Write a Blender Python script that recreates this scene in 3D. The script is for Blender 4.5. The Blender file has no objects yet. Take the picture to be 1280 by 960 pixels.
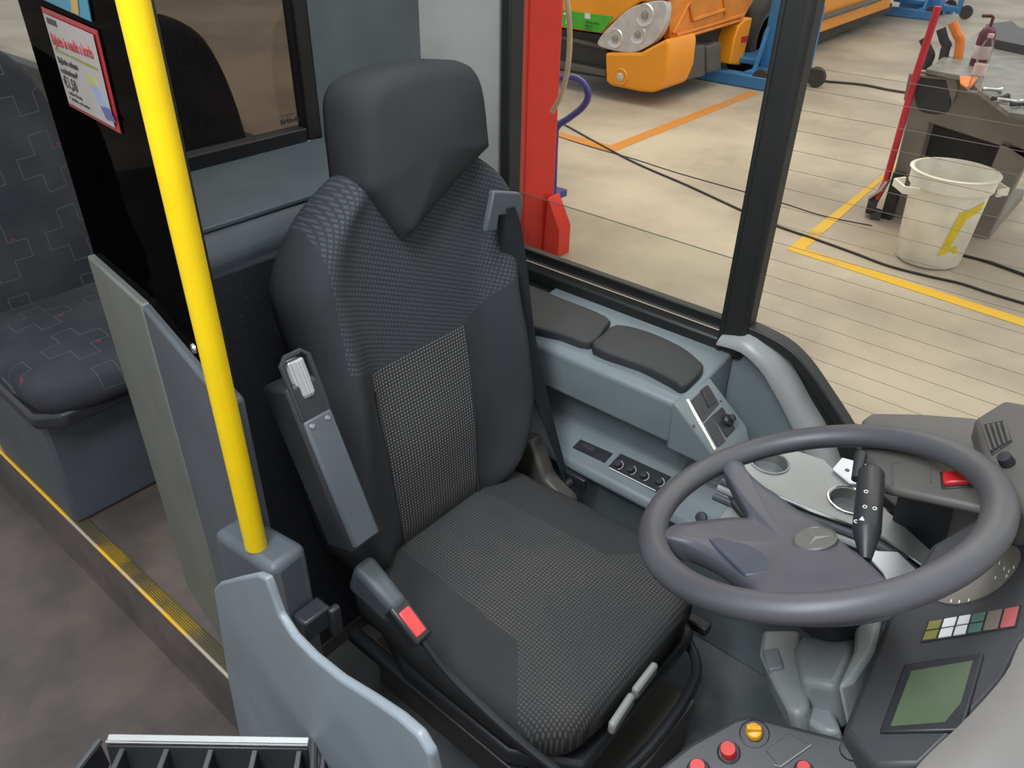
import bpy, bmesh, math, random
from mathutils import Vector, Matrix
random.seed(7)
S = bpy.context.scene
COL = S.collection
V = Vector
# ------------------------------------------------------------------ camera
YAW, PITCH, ROLL, FPX = math.radians(50.6), math.radians(33.4), math.radians(1.2), 975.0
EYE = V((0, 0, 1.65))
_h = V((-math.cos(YAW), math.sin(YAW), 0))
FW = V((_h.x*math.cos(PITCH), _h.y*math.cos(PITCH), -math.sin(PITCH)))
_r = V((_h.y, -_h.x, 0)); _u = _r.cross(FW)
RT = _r*math.cos(ROLL) + _u*math.sin(ROLL)
UP = -_r*math.sin(ROLL) + _u*math.cos(ROLL)
cd = bpy.data.cameras.new('camera'); cam = bpy.data.objects.new('camera', cd); COL.objects.link(cam)
cd.sensor_width = 36; cd.lens = FPX/1280*36; cd.clip_start = 0.02; cd.clip_end = 200
cam.matrix_world = Matrix((( RT.x, UP.x, -FW.x, EYE.x), (RT.y, UP.y, -FW.y, EYE.y), (RT.z, UP.z, -FW.z, EYE.z), (0,0,0,1)))
S.camera = cam
# ------------------------------------------------------------------ light
S.view_settings.view_transform = 'Standard'; S.view_settings.look = 'None'
S.view_settings.exposure = 0.0; S.view_settings.gamma = 1.0; S.view_settings.use_curve_mapping = False
w = bpy.data.worlds.new('world'); S.world = w; w.use_nodes = True
bg = w.node_tree.nodes['Background']; bg.inputs[0].default_value = (0.93, 0.96, 1.0, 1); bg.inputs[1].default_value = 0.85
def area(name, loc, target, size, energy, color, sy=None):
    l = bpy.data.lights.new(name, 'AREA'); l.energy = energy; l.color = color; l.size = size
    if sy: l.shape = 'RECTANGLE'; l.size_y = sy
    o = bpy.data.objects.new(name, l); COL.objects.link(o); o.location = loc
    o.rotation_euler = (V(target)-V(loc)).to_track_quat('-Z', 'Y').to_euler(); return o
area('workshop_lamp', (-4.5, 7.5, 6.0), (-3.5, 7.0, -0.33), 2.0, 330, (1.0, 0.88, 0.70), 7)
area('workshop_lamp', (1.5, 6.5, 6.0), (-0.5, 5.5, -0.33), 2.0, 180, (1.0, 0.90, 0.74), 7)
area('bus_ceiling_lamp', (-0.5, 0.0, 2.3), (-0.7, 0.7, 0.3), 0.3, 34, (0.92, 0.96, 1.0), 1.2)

# ------------------------------------------------------------------ helpers
def pix(px, py, p0, n):
    """point where the sight line of a pixel of the photograph meets a real plane"""
    d = FW + RT*((px-640)/FPX) + UP*((480-py)/FPX); n = V(n); p0 = V(p0)
    return EYE + d*((p0-EYE).dot(n)/d.dot(n))
def pX(px, py, v): return pix(px, py, (v, 0, 0), (1, 0, 0))
def pY(px, py, v): return pix(px, py, (0, v, 0), (0, 1, 0))
def pZ(px, py, v): return pix(px, py, (0, 0, v), (0, 0, 1))

class NT:
    def __init__(s, name):
        s.m = bpy.data.materials.new(name); s.m.use_nodes = True; s.t = s.m.node_tree; s.n = s.t.nodes; s.b = s.n['Principled BSDF']
        s._tc = None
    def lk(s, a, b): s.t.links.new(a, b)
    def coord(s):
        if not s._tc: s._tc = s.n.new('ShaderNodeTexCoord')
        return s._tc.outputs['Object']
    def xyz(s):
        n = s.n.new('ShaderNodeSeparateXYZ'); s.lk(s.coord(), n.inputs[0]); return n.outputs[0], n.outputs[1], n.outputs[2]
    def set(s, i, v):
        if hasattr(v, 'node'): s.lk(v, i)
        else: i.default_value = v
    def ma(s, op, a, b=0.0, c=0.0):
        n = s.n.new('ShaderNodeMath'); n.operation = op
        for i, v in zip(n.inputs, (a, b, c)): s.set(i, v)
        return n.outputs[0]
    def noise(s, scale, detail=4, rough=.55, stretch=None):
        n = s.n.new('ShaderNodeTexNoise'); n.inputs['Scale'].default_value = scale; n.inputs['Detail'].default_value = detail
        n.inputs['Roughness'].default_value = rough
        if stretch:
            mp = s.n.new('ShaderNodeMapping'); mp.inputs['Scale'].default_value = stretch; s.lk(s.coord(), mp.inputs[0]); s.lk(mp.outputs[0], n.inputs[0])
        else: s.lk(s.coord(), n.inputs[0])
        return n.outputs[0]
    def ramp(s, f, a, b):
        n = s.n.new('ShaderNodeMapRange'); n.interpolation_type = 'SMOOTHSTEP'; s.set(n.inputs[0], f); n.inputs[1].default_value = a; n.inputs[2].default_value = b
        return n.outputs[0]
    def mix(s, f, a, b):
        n = s.n.new('ShaderNodeMix'); n.data_type = 'RGBA'; s.set(n.inputs[0], f)
        for i, v in ((n.inputs[6], a), (n.inputs[7], b)):
            if hasattr(v, 'node'): s.lk(v, i)
            else: i.default_value = (*v, 1)
        return n.outputs[2]
    def color(s, v):
        if hasattr(v, 'node'): s.lk(v, s.b.inputs['Base Color'])
        else: s.b.inputs['Base Color'].default_value = (*v, 1)
    def bump(s, h, st=.3, dist=.002):
        n = s.n.new('ShaderNodeBump'); n.inputs['Strength'].default_value = st; n.inputs['Distance'].default_value = dist
        s.lk(h, n.inputs['Height']); s.lk(n.outputs[0], s.b.inputs['Normal'])
    def fin(s, rough=.5, metal=0, spec=.5, **k):
        s.set(s.b.inputs['Roughness'], rough); s.b.inputs['Metallic'].default_value = metal
        s.b.inputs['Specular IOR Level'].default_value = spec
        return s.m
def plain(name, c, rough=.5, metal=0, spec=.5, var=.12, scale=9, grain=0, gs=900):
    t = NT(name); d = tuple(x*(1-var) for x in c); e = tuple(min(1, x*(1+var)) for x in c)
    t.color(t.mix(t.ramp(t.noise(scale), .3, .7), d, e))
    if grain: t.bump(t.noise(gs, 2), grain, .0006)
    return t.fin(rough, metal, spec)
# worn moulded plastic with pale scuffs
def scuffed(name, c, scuff, rough=.5, amt=.35, spec=.5):
    t = NT(name); a = t.mix(t.ramp(t.noise(6), .3, .7), tuple(x*.88 for x in c), tuple(x*1.1 for x in c))
    s1 = t.ramp(t.noise(14, 8, .7), .60, .78); a = t.mix(t.ma('MULTIPLY', s1, amt), a, scuff)
    t.color(a); t.bump(t.noise(700, 2), .25, .0005); return t.fin(rough, 0, spec)

M = {}
M['grey'] = scuffed('blue_grey_plastic', (.185, .222, .232), (.34, .36, .36), .48)
M['grey_dk'] = scuffed('dark_blue_grey_plastic', (.068, .080, .092), (.17, .18, .19), .5, .3)
M['door'] = scuffed('cab_door_laminate', (.150, .178, .200), (.30, .32, .33), .42, .25)
M['olive'] = plain('warm_lit_wall_plastic', (.125, .132, .118), .5, var=.08)  # warm light on the cab wall mixed into its grey
M['liner'] = scuffed('pale_lining', (.30, .31, .29), (.45, .44, .40), .6, .3)
M['pillar'] = plain('pillar_grey', (.085, .105, .115), .5, var=.1)
M['black'] = plain('black_plastic', (.020, .022, .026), .42, grain=.2)
M['black_soft'] = plain('black_rubber', (.030, .032, .035), .62, grain=.3)
M['seal'] = plain('rubber_seal', (.013, .014, .014), .5)
M['dash'] = scuffed('charcoal_dashboard', (.040, .041, .046), (.09, .09, .09), .45, .3)
M['dash_top'] = scuffed('dashboard_top', (.095, .090, .083), (.13, .125, .115), .5, .3)
M['dash_rim'] = plain('dashboard_surround', (.175, .165, .155), .55, var=.12, scale=5)
M['wheel'] = plain('wheel_grip', (.064, .065, .073), .42, var=.15, scale=5, grain=.25)
M['hub'] = scuffed('wheel_hub', (.066, .068, .082), (.15, .13, .125), .40, .5)
M['pocket'] = plain('wheel_pocket', (.05, .06, .085), .42)
M['shroud'] = scuffed('column_shroud', (.30, .33, .335), (.45, .44, .40), .38, .45)
M['shroud_dk'] = scuffed('bulkhead_grey', (.11, .125, .13), (.2, .2, .2), .5, .3)
M['metal'] = plain('brushed_metal', (.55, .55, .54), .28, .9, var=.06)
M['silver'] = scuffed('silver_paint', (.28, .29, .285), (.55, .55, .52), .33, .4)
M['cup'] = plain('cup_metal', (.40, .39, .36), .22, .85, var=.15, scale=20)
M['chrome'] = plain('chrome', (.75, .75, .73), .15, 1, var=.03)
M['white'] = plain('white_print', (.75, .75, .72), .5, var=.03)
M['white_lens'] = plain('white_lens', (.72, .74, .76), .3, var=.05)
M['yellow'] = plain('yellow_powder_coat', (.74, .51, .002), .36, var=.04, scale=14)
M['red'] = plain('red_plastic', (.48, .02, .02), .35, var=.08)
M['red_bright'] = plain('red_release_button', (.75, .07, .07), .35)
M['knob_y'] = plain('yellow_knob', (.72, .36, .02), .45)
M['lcd'] = plain('lcd_glass', (.085, .115, .070), .12, spec=.6, var=.05, scale=3)
M['lamp_olive'] = plain('olive_lens', (.20, .19, .05), .3); M['lamp_green'] = plain('green_lens', (.07, .15, .12), .3)
M['lamp_brown'] = plain('brown_lens', (.16, .13, .11), .3); M['lamp_red'] = plain('rose_lens', (.36, .09, .09), .3)
M['dial'] = plain('dial_face', (.165, .150, .130), .18, var=.1, scale=6)
M['carpet'] = None
t = NT('speckled_cladding'); v = t.ramp(t.noise(330, 2, .5), .66, .70)
t.color(t.mix(v, (.026, .029, .036), (.10, .09, .09))); t.bump(t.noise(500), .3, .001); M['carpet'] = t.fin(.8, 0, .3)
t = NT('worn_cab_floor'); a = t.mix(t.ramp(t.noise(5, 6, .65), .35, .7), (.105, .120, .130), (.19, .20, .20))
a = t.mix(t.ramp(t.noise(38, 6, .7), .70, .75), a, (.20, .20, .19)); t.color(a); t.bump(t.noise(60, 6), .25, .002); M['cabfloor'] = t.fin(.5)
t = NT('worn_aisle_floor'); a = t.mix(t.ramp(t.noise(2.4, 5, .6), .35, .68), (.066, .058, .054), (.15, .12, .105))
a = t.mix(t.ramp(t.noise(150, 4, .7), .70, .74), a, (.30, .27, .24)); t.color(a); t.bump(t.noise(90, 6), .2, .002); M['aisle'] = t.fin(.45)
t = NT('workshop_concrete'); a = t.mix(t.ramp(t.noise(.55, 6, .6), .35, .68), (.35, .30, .235), (.57, .495, .39))
a = t.mix(t.ma('MULTIPLY', t.ramp(t.noise(1.7, 7, .7, (1, .5, 1)), .52, .72), .35), a, (.24, .21, .17)); t.color(a)
t.bump(t.noise(12, 8), .1, .004); M['concrete'] = t.fin(.55, 0, .35)
t = NT('worn_line_paint'); t.color(t.mix(t.ramp(t.noise(4, 8, .7), .56, .70), (.78, .47, .035), (.45, .31, .13))); M['line'] = t.fin(.6)
t = NT('worn_orange_line'); t.color(t.mix(t.ramp(t.noise(4, 8, .7), .52, .70), (.62, .25, .04), (.42, .27, .13))); M['line_o'] = t.fin(.6)
t = NT('step_nosing'); x, y, z = t.xyz(); rib = t.ma('GREATER_THAN', t.ma('SINE', t.ma('MULTIPLY', y, 1300)), 0.1)
wear = t.ramp(t.noise(3.2, 5, .6, (1, 1, 1)), .45, .60)
a = t.mix(wear, (.42, .27, .02), (.13, .11, .07)); a = t.mix(t.ma('MULTIPLY', rib, .75), a, (.035, .032, .02)); t.color(a); M['nosing'] = t.fin(.35, .2)
t = NT('nosing_edge'); t.color(t.mix(t.ramp(t.noise(3.2, 5, .6), .48, .58), (.85, .48, .015), (.45, .40, .30))); M['nosing_edge'] = t.fin(.35)
M['truck'] = plain('orange_paint', (.90, .33, .012), .3, var=.06, scale=2)
M['truck_dk'] = scuffed('weathered_orange_paint', (.72, .25, .03), (.45, .28, .14), .45, .5)
M['green'] = plain('green_band', (.06, .42, .02), .4); M['under'] = plain('chassis_black', (.035, .033, .03), .6)
M['battery'] = scuffed('battery_case_grey', (.10, .095, .085), (.22, .2, .17), .6)
M['tyre'] = plain('tyre_rubber', (.045, .042, .038), .7); M['rim'] = plain('wheel_rim_grey', (.11, .10, .09), .45, .3)
M['blue'] = scuffed('blue_lift_paint', (.045, .20, .46), (.20, .32, .42), .4, .35)
M['redpost'] = plain('red_lift_paint', (.82, .045, .028), .38, var=.07, scale=5)
M['purple'] = plain('violet_blue_tube', (.055, .05, .24), .35)
M['bucket'] = scuffed('white_bucket_plastic', (.86, .83, .73), (.55, .52, .42), .5, .5)
M['ypaint'] = plain('yellow_sticker', (.80, .62, .02), .5)
M['bench'] = scuffed('bench_grey_steel', (.23, .21, .18), (.16, .15, .13), .5, .35)
M['bench_top'] = plain('bench_top_grey', (.19, .19, .18), .4, var=.2)
M['orange_tray'] = plain('orange_cloth', (.80, .22, .03), .5); M['cable'] = plain('cable_black', (.03, .026, .024), .5)
M['hose'] = plain('beige_hose', (.52, .38, .24), .5); M['pole_red'] = plain('red_pole', (.55, .02, .04), .35)
M['soap'] = plain('dark_wine_bottle', (.10, .015, .03), .3); M['label_w'] = plain('pale_label', (.65, .5, .5), .5)
M['posterred'] = plain('poster_red', (.26, .010, .018), .4); M['posterwhite'] = plain('poster_white', (.32, .295, .285), .4, var=.04)
M['ink'] = plain('poster_ink', (.02, .02, .02), .5); M['ink_red'] = plain('poster_red_ink', (.30, .035, .04), .5)
M['ink_olive'] = plain('poster_olive_rule', (.20, .19, .02), .5); M['teal'] = plain('notice_teal', (.012, .17, .26), .4, var=.05)
M['notice_y'] = plain('notice_ochre', (.36, .22, .05), .4); M['card_blue'] = plain('ticket_card_blue', (.06, .07, .22), .4)
M['card_green'] = plain('ticket_card_green', (.33, .35, .12), .4); M['card_pale'] = plain('ticket_card_pale', (.22, .27, .42), .4)
M['lens'] = plain('headlamp_silver', (.62, .60, .60), .22, .3, var=.12, scale=8)

def glass(name, tint, alpha_mix, rough=0.02):
    """thin pane: mostly transparent, some Fresnel reflection"""
    m = bpy.data.materials.new(name); m.use_nodes = True; n = m.node_tree.nodes; n.clear()
    o = n.new('ShaderNodeOutputMaterial'); tr = n.new('ShaderNodeBsdfTransparent'); gl = n.new('ShaderNodeBsdfGlossy')
    tr.inputs[0].default_value = (*tint, 1); gl.inputs['Roughness'].default_value = rough
    fr = n.new('ShaderNodeFresnel'); fr.inputs[0].default_value = 1.45
    mu = n.new('ShaderNodeMath'); mu.operation = 'MULTIPLY'; mu.inputs[1].default_value = alpha_mix
    mx = n.new('ShaderNodeMixShader'); L = m.node_tree.links
    L.new(fr.outputs[0], mu.inputs[0]); L.new(mu.outputs[0], mx.inputs[0]); L.new(tr.outputs[0], mx.inputs[1]); L.new(gl.outputs[0], mx.inputs[2]); L.new(mx.outputs[0], o.inputs[0])
    return m
M['glass'] = glass('clear_window_glass', (.93, .94, .92), .35)
M['glass_brown'] = glass('bronze_tinted_glass', (.56, .52, .49), .12)
M['glass_dark'] = glass('dark_tinted_glass', (.035, .038, .034), .10)
M['pet'] = glass('clear_bottle_plastic', (.90, .88, .88), .6, .35)

# driver's seat fabrics, laid out in the seat's own axes (object X = width, Y = depth, Z = height or length)
def fab_back():
    t = NT('driver_seat_back_fabric'); x, y, z = t.xyz()
    ax = t.ma('ABSOLUTE', x)
    # lower edge of the upper panel rises outwards
    low = t.ma('ADD', .365, t.ma('MULTIPLY', t.ma('MAXIMUM', t.ma('SUBTRACT', ax, .11), 0.0), .55))
    up = t.ma('MULTIPLY', t.ma('GREATER_THAN', z, low), t.ma('LESS_THAN', t.ma('ABSOLUTE', t.ma('ADD', x, t.ma('MULTIPLY', z, .075))), .205))
    lumb = t.ma('MULTIPLY', t.ma('SUBTRACT', 1.0, t.ma('GREATER_THAN', z, low)), t.ma('LESS_THAN', ax, t.ma('ADD', .098, t.ma('MULTIPLY', z, .04))))
    d1 = t.ma('MULTIPLY', t.ma('SINE', t.ma('MULTIPLY', t.ma('ADD', x, z), 480)), t.ma('SINE', t.ma('MULTIPLY', t.ma('SUBTRACT', x, z), 480)))
    dots = t.ma('GREATER_THAN', d1, .38)
    d2 = t.ma('SINE', t.ma('MULTIPLY', t.ma('SUBTRACT', z, t.ma('MULTIPLY', x, .45)), 780))
    d3 = t.ma('SINE', t.ma('MULTIPLY', t.ma('ADD', x, t.ma('MULTIPLY', z, .5)), 800))
    weave = t.ma('MULTIPLY', t.ma('GREATER_THAN', d2, -.2), t.ma('GREATER_THAN', d3, -.5))
    base = t.mix(t.noise(9), (.031, .034, .038), (.044, .047, .052))
    a = t.mix(t.ma('MULTIPLY', weave, up), base, (.064, .072, .084))
    b = t.mix(t.ma('MULTIPLY', dots, lumb), a, (.205, .195, .18))
    t.color(b); t.bump(t.ma('ADD', t.noise(1500, 2), t.ma('MULTIPLY', weave, up)), .25, .0008)
    return t.fin(.92, 0, .15)
def fab_cushion():
    t = NT('driver_seat_cushion_fabric'); x, y, z = t.xyz()
    ax = t.ma('ABSOLUTE', x)
    reg = t.ma('MAXIMUM', t.ma('LESS_THAN', ax, t.ma('ADD', .112, t.ma('MULTIPLY', y, .06))), t.ma('GREATER_THAN', y, t.ma('ADD', .16, t.ma('MULTIPLY', ax, .85))))
    d1 = t.ma('MULTIPLY', t.ma('SINE', t.ma('MULTIPLY', t.ma('ADD', x, y), 520)), t.ma('SINE', t.ma('MULTIPLY', t.ma('SUBTRACT', x, y), 520)))
    dots = t.ma('GREATER_THAN', d1, .25)
    wear = t.ramp(t.noise(7, 4), .3, .8)
    base = t.mix(t.noise(9), (.032, .034, .037), (.048, .048, .048))
    dc = t.mix(wear, (.060, .068, .074), (.105, .100, .092))
    t.color(t.mix(t.ma('MULTIPLY', dots, reg), base, dc)); t.bump(t.ma('ADD', t.noise(1500, 2), t.ma('MULTIPLY', dots, reg)), .25, .0008)
    return t.fin(.92, 0, .15)
t = NT('plain_charcoal_cloth'); t.color(t.mix(t.noise(11), (.030, .032, .035), (.044, .046, .049))); t.bump(t.noise(1600, 2), .3, .0008); M['cloth'] = t.fin(.95, 0, .12)
M['belt'] = plain('belt_webbing', (.022, .026, .030), .7, spec=.2)
def fab_pass():
    t = NT('passenger_seat_moquette'); x, y, z = t.xyz(); v = t.ma('ADD', z, y)
    c = .185
    u_ = t.ma('SUBTRACT', t.ma('ABSOLUTE', t.ma('SUBTRACT', t.ma('MODULO', t.ma('ADD', x, 3.0), c), c/2)), 0)
    w_ = t.ma('ABSOLUTE', t.ma('SUBTRACT', t.ma('MODULO', t.ma('ADD', v, 3.03), c), c/2))
    a, b = .024, .070
    d = t.ma('MINIMUM', t.ma('MAXIMUM', t.ma('SUBTRACT', u_, a), t.ma('SUBTRACT', w_, b)), t.ma('MAXIMUM', t.ma('SUBTRACT', u_, b), t.ma('SUBTRACT', w_, a)))
    ol = t.ma('LESS_THAN', t.ma('ABSOLUTE', d), .0010)
    u2 = t.ma('SUBTRACT', t.ma('MODULO', t.ma('ADD', x, 3.04), c), c/2); w2 = t.ma('SUBTRACT', t.ma('MODULO', t.ma('ADD', v, 3.0), c), c/2)
    r2 = t.ma('SQRT', t.ma('ADD', t.ma('MULTIPLY', u2, u2), t.ma('MULTIPLY', t.ma('MULTIPLY', w2, w2), 2.5)))
    red = t.ma('LESS_THAN', t.ma('ADD', r2, t.ma('MULTIPLY', t.noise(160, 3), .022)), .016)
    base = t.mix(t.ramp(t.noise(5), .3, .7), (.030, .033, .040), (.052, .055, .063))
    k = t.mix(ol, base, (.085, .09, .10)); k = t.mix(red, k, (.26, .02, .05)); t.color(k)
    t.bump(t.noise(900, 2), .3, .0008); return t.fin(.9, 0, .15)
M['moquette'] = fab_pass(); M['fab_back'] = fab_back(); M['fab_cushion'] = fab_cushion()

# ---- mesh builder
class MB:
    def __init__(s): s.v = []; s.f = []
    def add(s, vs, fs):
        o = len(s.v); s.v += [V(v) for v in vs]; s.f += [tuple(i+o for i in f) for f in fs]; return s
    def box(s, c, size, R=None):
        c = V(c); hx, hy, hz = (k/2 for k in size); R = R or Matrix.Identity(3)
        vs = [c + R @ V((x*hx, y*hy, z*hz)) for x in (-1, 1) for y in (-1, 1) for z in (-1, 1)]
        return s.add(vs, [(0,1,3,2),(4,6,7,5),(0,4,5,1),(2,3,7,6),(0,2,6,4),(1,5,7,3)])
    def rings(s, rs, cap=True, closed=True):
        n = len(rs[0]); vs = [p for r in rs for p in r]; fs = []
        for k in range(len(rs)-1):
            for i in range(n if closed else n-1):
                j = (i+1) % n; fs.append((k*n+i, k*n+j, (k+1)*n+j, (k+1)*n+i))
        if cap: fs += [tuple(reversed(range(n))), tuple((len(rs)-1)*n+i for i in range(n))]
        return s.add(vs, fs)
    def prism(s, pts, vec):
        pts = [V(p) for p in pts]; vec = V(vec); return s.rings([pts, [p+vec for p in pts]])
    def tube(s, path, r, seg=10, cap=True, closed=False):
        path = [V(p) for p in path]; rs = []; N = len(path)
        rr = r if isinstance(r, (list, tuple)) else [r]*N
        nrm = None
        for i, p in enumerate(path):
            if closed: t = path[(i+1) % N]-path[i-1]
            else: t = path[min(i+1, N-1)]-path[max(i-1, 0)]
            t.normalize()
            if nrm is None: nrm = t.orthogonal().normalized()
            nrm = (nrm - t*nrm.dot(t)).normalized(); b = t.cross(nrm)
            rs.append([p + (nrm*math.cos(a)+b*math.sin(a))*rr[i] for a in (2*math.pi*k/seg for k in range(seg))])
        if closed: rs.append(rs[0])
        return s.rings(rs, cap and not closed)
    def ribbon(s, path, wdir, wid, th):
        path = [V(p) for p in path]; rs = []
        for i, p in enumerate(path):
            t = (path[min(i+1, len(path)-1)]-path[max(i-1, 0)]).normalized()
            wd = V(wdir[i] if isinstance(wdir, list) else wdir); wd = (wd - t*wd.dot(t)).normalized(); n = t.cross(wd)
            rs.append([p+wd*wid/2+n*th/2, p-wd*wid/2+n*th/2, p-wd*wid/2-n*th/2, p+wd*wid/2-n*th/2])
        return s.rings(rs)
    def lathe(s, prof, o, ax=(0,0,1), seg=28, sx=1, sy=1):
        o = V(o); ax = V(ax).normalized(); a = ax.orthogonal().normalized(); b = ax.cross(a)
        return s.rings([[o + ax*h + (a*math.cos(t)*sx + b*math.sin(t)*sy)*max(r, 1e-5) for t in (2*math.pi*k/seg for k in range(seg))] for r, h in prof])
    def ring2(s, pts, holes_scale, vec): pass
def wloc(o):
    l = V((0, 0, 0))
    while o: l += o.location; o = o.parent
    return l
def obj(name, mb, mat, parent=None, smooth=35, bevel=0, sub=0, label=None, bseg=2, local=False, rx=0, at=(0,0,0)):
    me = bpy.data.meshes.new(name); off = wloc(parent) if parent and not local else V((0,0,0))
    me.from_pydata([tuple(v-off) for v in mb.v], [], mb.f); me.materials.append(mat)
    bm = bmesh.new(); bm.from_mesh(me); bmesh.ops.remove_doubles(bm, verts=bm.verts, dist=1e-6)
    bmesh.ops.recalc_face_normals(bm, faces=bm.faces)
    for f in bm.faces: f.smooth = True
    for e in bm.edges:
        if len(e.link_faces) != 2 or e.calc_face_angle(0) > math.radians(smooth): e.smooth = False
    bm.to_mesh(me); bm.free()
    o = bpy.data.objects.new(name, me); COL.objects.link(o); o.parent = parent
    if local: o.location = at; o.rotation_euler = (rx, RY if name in ('backrest','headrest') else 0, 0)
    if bevel:
        b = o.modifiers.new('bevel', 'BEVEL'); b.width = bevel; b.segments = bseg; b.limit_method = 'ANGLE'; b.angle_limit = math.radians(38); b.harden_normals = False
    if sub:
        b = o.modifiers.new('sub', 'SUBSURF'); b.levels = sub; b.render_levels = sub
    if label: o['label'] = label
    return o
def thing(name, label, cat, loc=(0,0,0), group=None):
    o = bpy.data.objects.new(name, None); COL.objects.link(o); o.location = loc; o.empty_display_size = .1
    o['label'] = label; o['category'] = cat
    if group: o['group'] = group
    return o
def tag(o, label, cat, group=None):
    o['label'] = label; o['category'] = cat
    if group: o['group'] = group
    return o
def struct(name, mb, mat, label=None, **k):
    o = obj(name, mb, mat, **k); o['kind'] = 'structure'
    if label: o['label'] = label
    return o
def catmull(pts, n=6, closed=True):
    pts = [V(p) for p in pts]; N = len(pts); out = []
    for i in range(N if closed else N-1):
        p0, p1, p2, p3 = (pts[(i+k) % N] if closed else pts[max(0, min(N-1, i+k))] for k in (-1, 0, 1, 2))
        for k in range(n):
            t = k/n; out.append(.5*((2*p1)+(p2-p0)*t+(2*p0-5*p1+4*p2-p3)*t*t+(3*p1-p0-3*p2+p3)*t**3))
    if not closed: out.append(pts[-1])
    return out
def pillow(mb, outline, o, U, W, Nn, thick, edge, crown, rings=6, cen=None):
    """soft slab: 2D outline (u,w) in plane U,W; grows along Nn"""
    o, U, W, Nn = V(o), V(U), V(W), V(Nn)
    if cen is None: cen = (sum(p[0] for p in outline)/len(outline), sum(p[1] for p in outline)/len(outline))
    R = max(math.hypot(p[0]-cen[0], p[1]-cen[1]) for p in outline)
    def ring(s, inset, h):
        r = []
        for p in outline:
            dx, dy = p[0]-cen[0], p[1]-cen[1]; L = math.hypot(dx, dy); k = max(0, (L-inset)/L)*s
            r.append(o + U*(cen[0]+dx*k) + W*(cen[1]+dy*k) + Nn*h)
        return r
    rs = [ring(1, edge, 0), ring(1, edge*.3, edge*.3), ring(1, 0, edge)]
    rs.append(ring(1, 0, thick-edge))
    for a in (30, 60, 85): rs.append(ring(1, edge*(1-math.cos(math.radians(a))), thick-edge+edge*math.sin(math.radians(a))))
    for k in range(1, rings+1):
        s = 1-k/(rings+.001); rs.append(ring(max(s, .004), edge, thick+crown*(1-s*s)))
    return mb.rings(rs)
def text(name, body, size, o, X, Y, mat, parent, align='LEFT', depth=.0004, bold=0, sx=1, fit=None):
    """flat lettering in the plane X (reading direction) / Y (up), turned into a mesh"""
    c = bpy.data.curves.new(name, 'FONT'); c.body = body; c.size = size; c.align_x = align; c.extrude = depth; c.offset = bold; c.resolution_u = 2
    tmp = bpy.data.objects.new(name+'_tmp', c); COL.objects.link(tmp)
    bpy.context.view_layer.update()
    me = bpy.data.meshes.new_from_object(tmp.evaluated_get(bpy.context.evaluated_depsgraph_get()))
    bpy.data.objects.remove(tmp); bpy.data.curves.remove(c)
    X = V(X).normalized(); Y = V(Y).normalized(); Z = X.cross(Y); off = wloc(parent)
    if fit: sx = fit/max(v.co.x for v in me.vertices)
    for v in me.vertices:
        q = v.co.copy(); v.co = V(o) + X*q.x*sx + Y*q.y + Z*q.z - off
    me.materials.clear(); me.materials.append(mat)
    ob = bpy.data.objects.new(name, me); COL.objects.link(ob); ob.parent = parent; return ob
def slab(mb, pts, th):
    """polygon (world points) given thickness th along its own normal, away from the viewer side"""
    pts = [V(p) for p in pts]; n = V((0,0,0))
    for i in range(len(pts)): n += pts[i].cross(pts[(i+1) % len(pts)])
    n.normalize(); c = sum(pts, V((0,0,0)))/len(pts)
    if n.dot(EYE-c) < 0: n = -n
    return mb.prism(pts, -n*th)

# ================================================================== SETTING
G = -0.33
struct('floor', MB().add([(-60,-30,G),(40,-30,G),(40,70,G),(-60,70,G)], [(0,1,2,3)]), M['concrete'], 'pale stained concrete floor of the workshop outside')
def painted(px, mat, label):
    return struct('trim_%d' % painted.n, slab(MB(), [pZ(x, y, G+.003) for x, y in px], .002), mat, label)
painted.n = 1
painted([(983.7,311.5),(1007,311),(1280,398),(1330,414),(1330,424),(1280,408)], M['line'], 'yellow floor line running under the white bucket'); painted.n = 2
painted([(983.7,311.3),(1105,217),(1160,172),(1170,173),(1119,210),(1007,311)], M['line'], 'yellow floor line running up to the tool bench'); painted.n = 3
painted([(763,181.5),(937,114),(949,116),(771,188)], M['line_o'], 'worn orange floor line beside the truck'); painted.n = 4
painted([(640,150),(763,181.5),(771,188),(763,189),(640,156)], M['line_o'], 'worn orange floor line in front of the truck'); painted.n = 5
# bus floors
struct('floor', MB().box((-2.2,-.39,-.03),(6.4,1.62,.06)), M['aisle'], 'low brown aisle floor of the bus')
struct('floor', MB().box((-2.5,.9,.12),(3.0,.96,.24)), M['aisle'], 'raised platform under the passenger seats')
struct('floor', MB().box((-.3,.92,.1),(1.4,.96,.2)), M['cabfloor'], 'worn dark floor of the cab')
struct('trim_5', MB().box((-2.2,.4335,.2415),(3.4,.03,.005)), M['nosing'], 'ribbed step nosing strip', bevel=.001)
struct('trim_6', MB().tube([(-3.9,.4165,.2395),(-.5,.4165,.2395)], .0042, 8), M['nosing_edge'], 'yellow lip of the step nosing')
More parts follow.
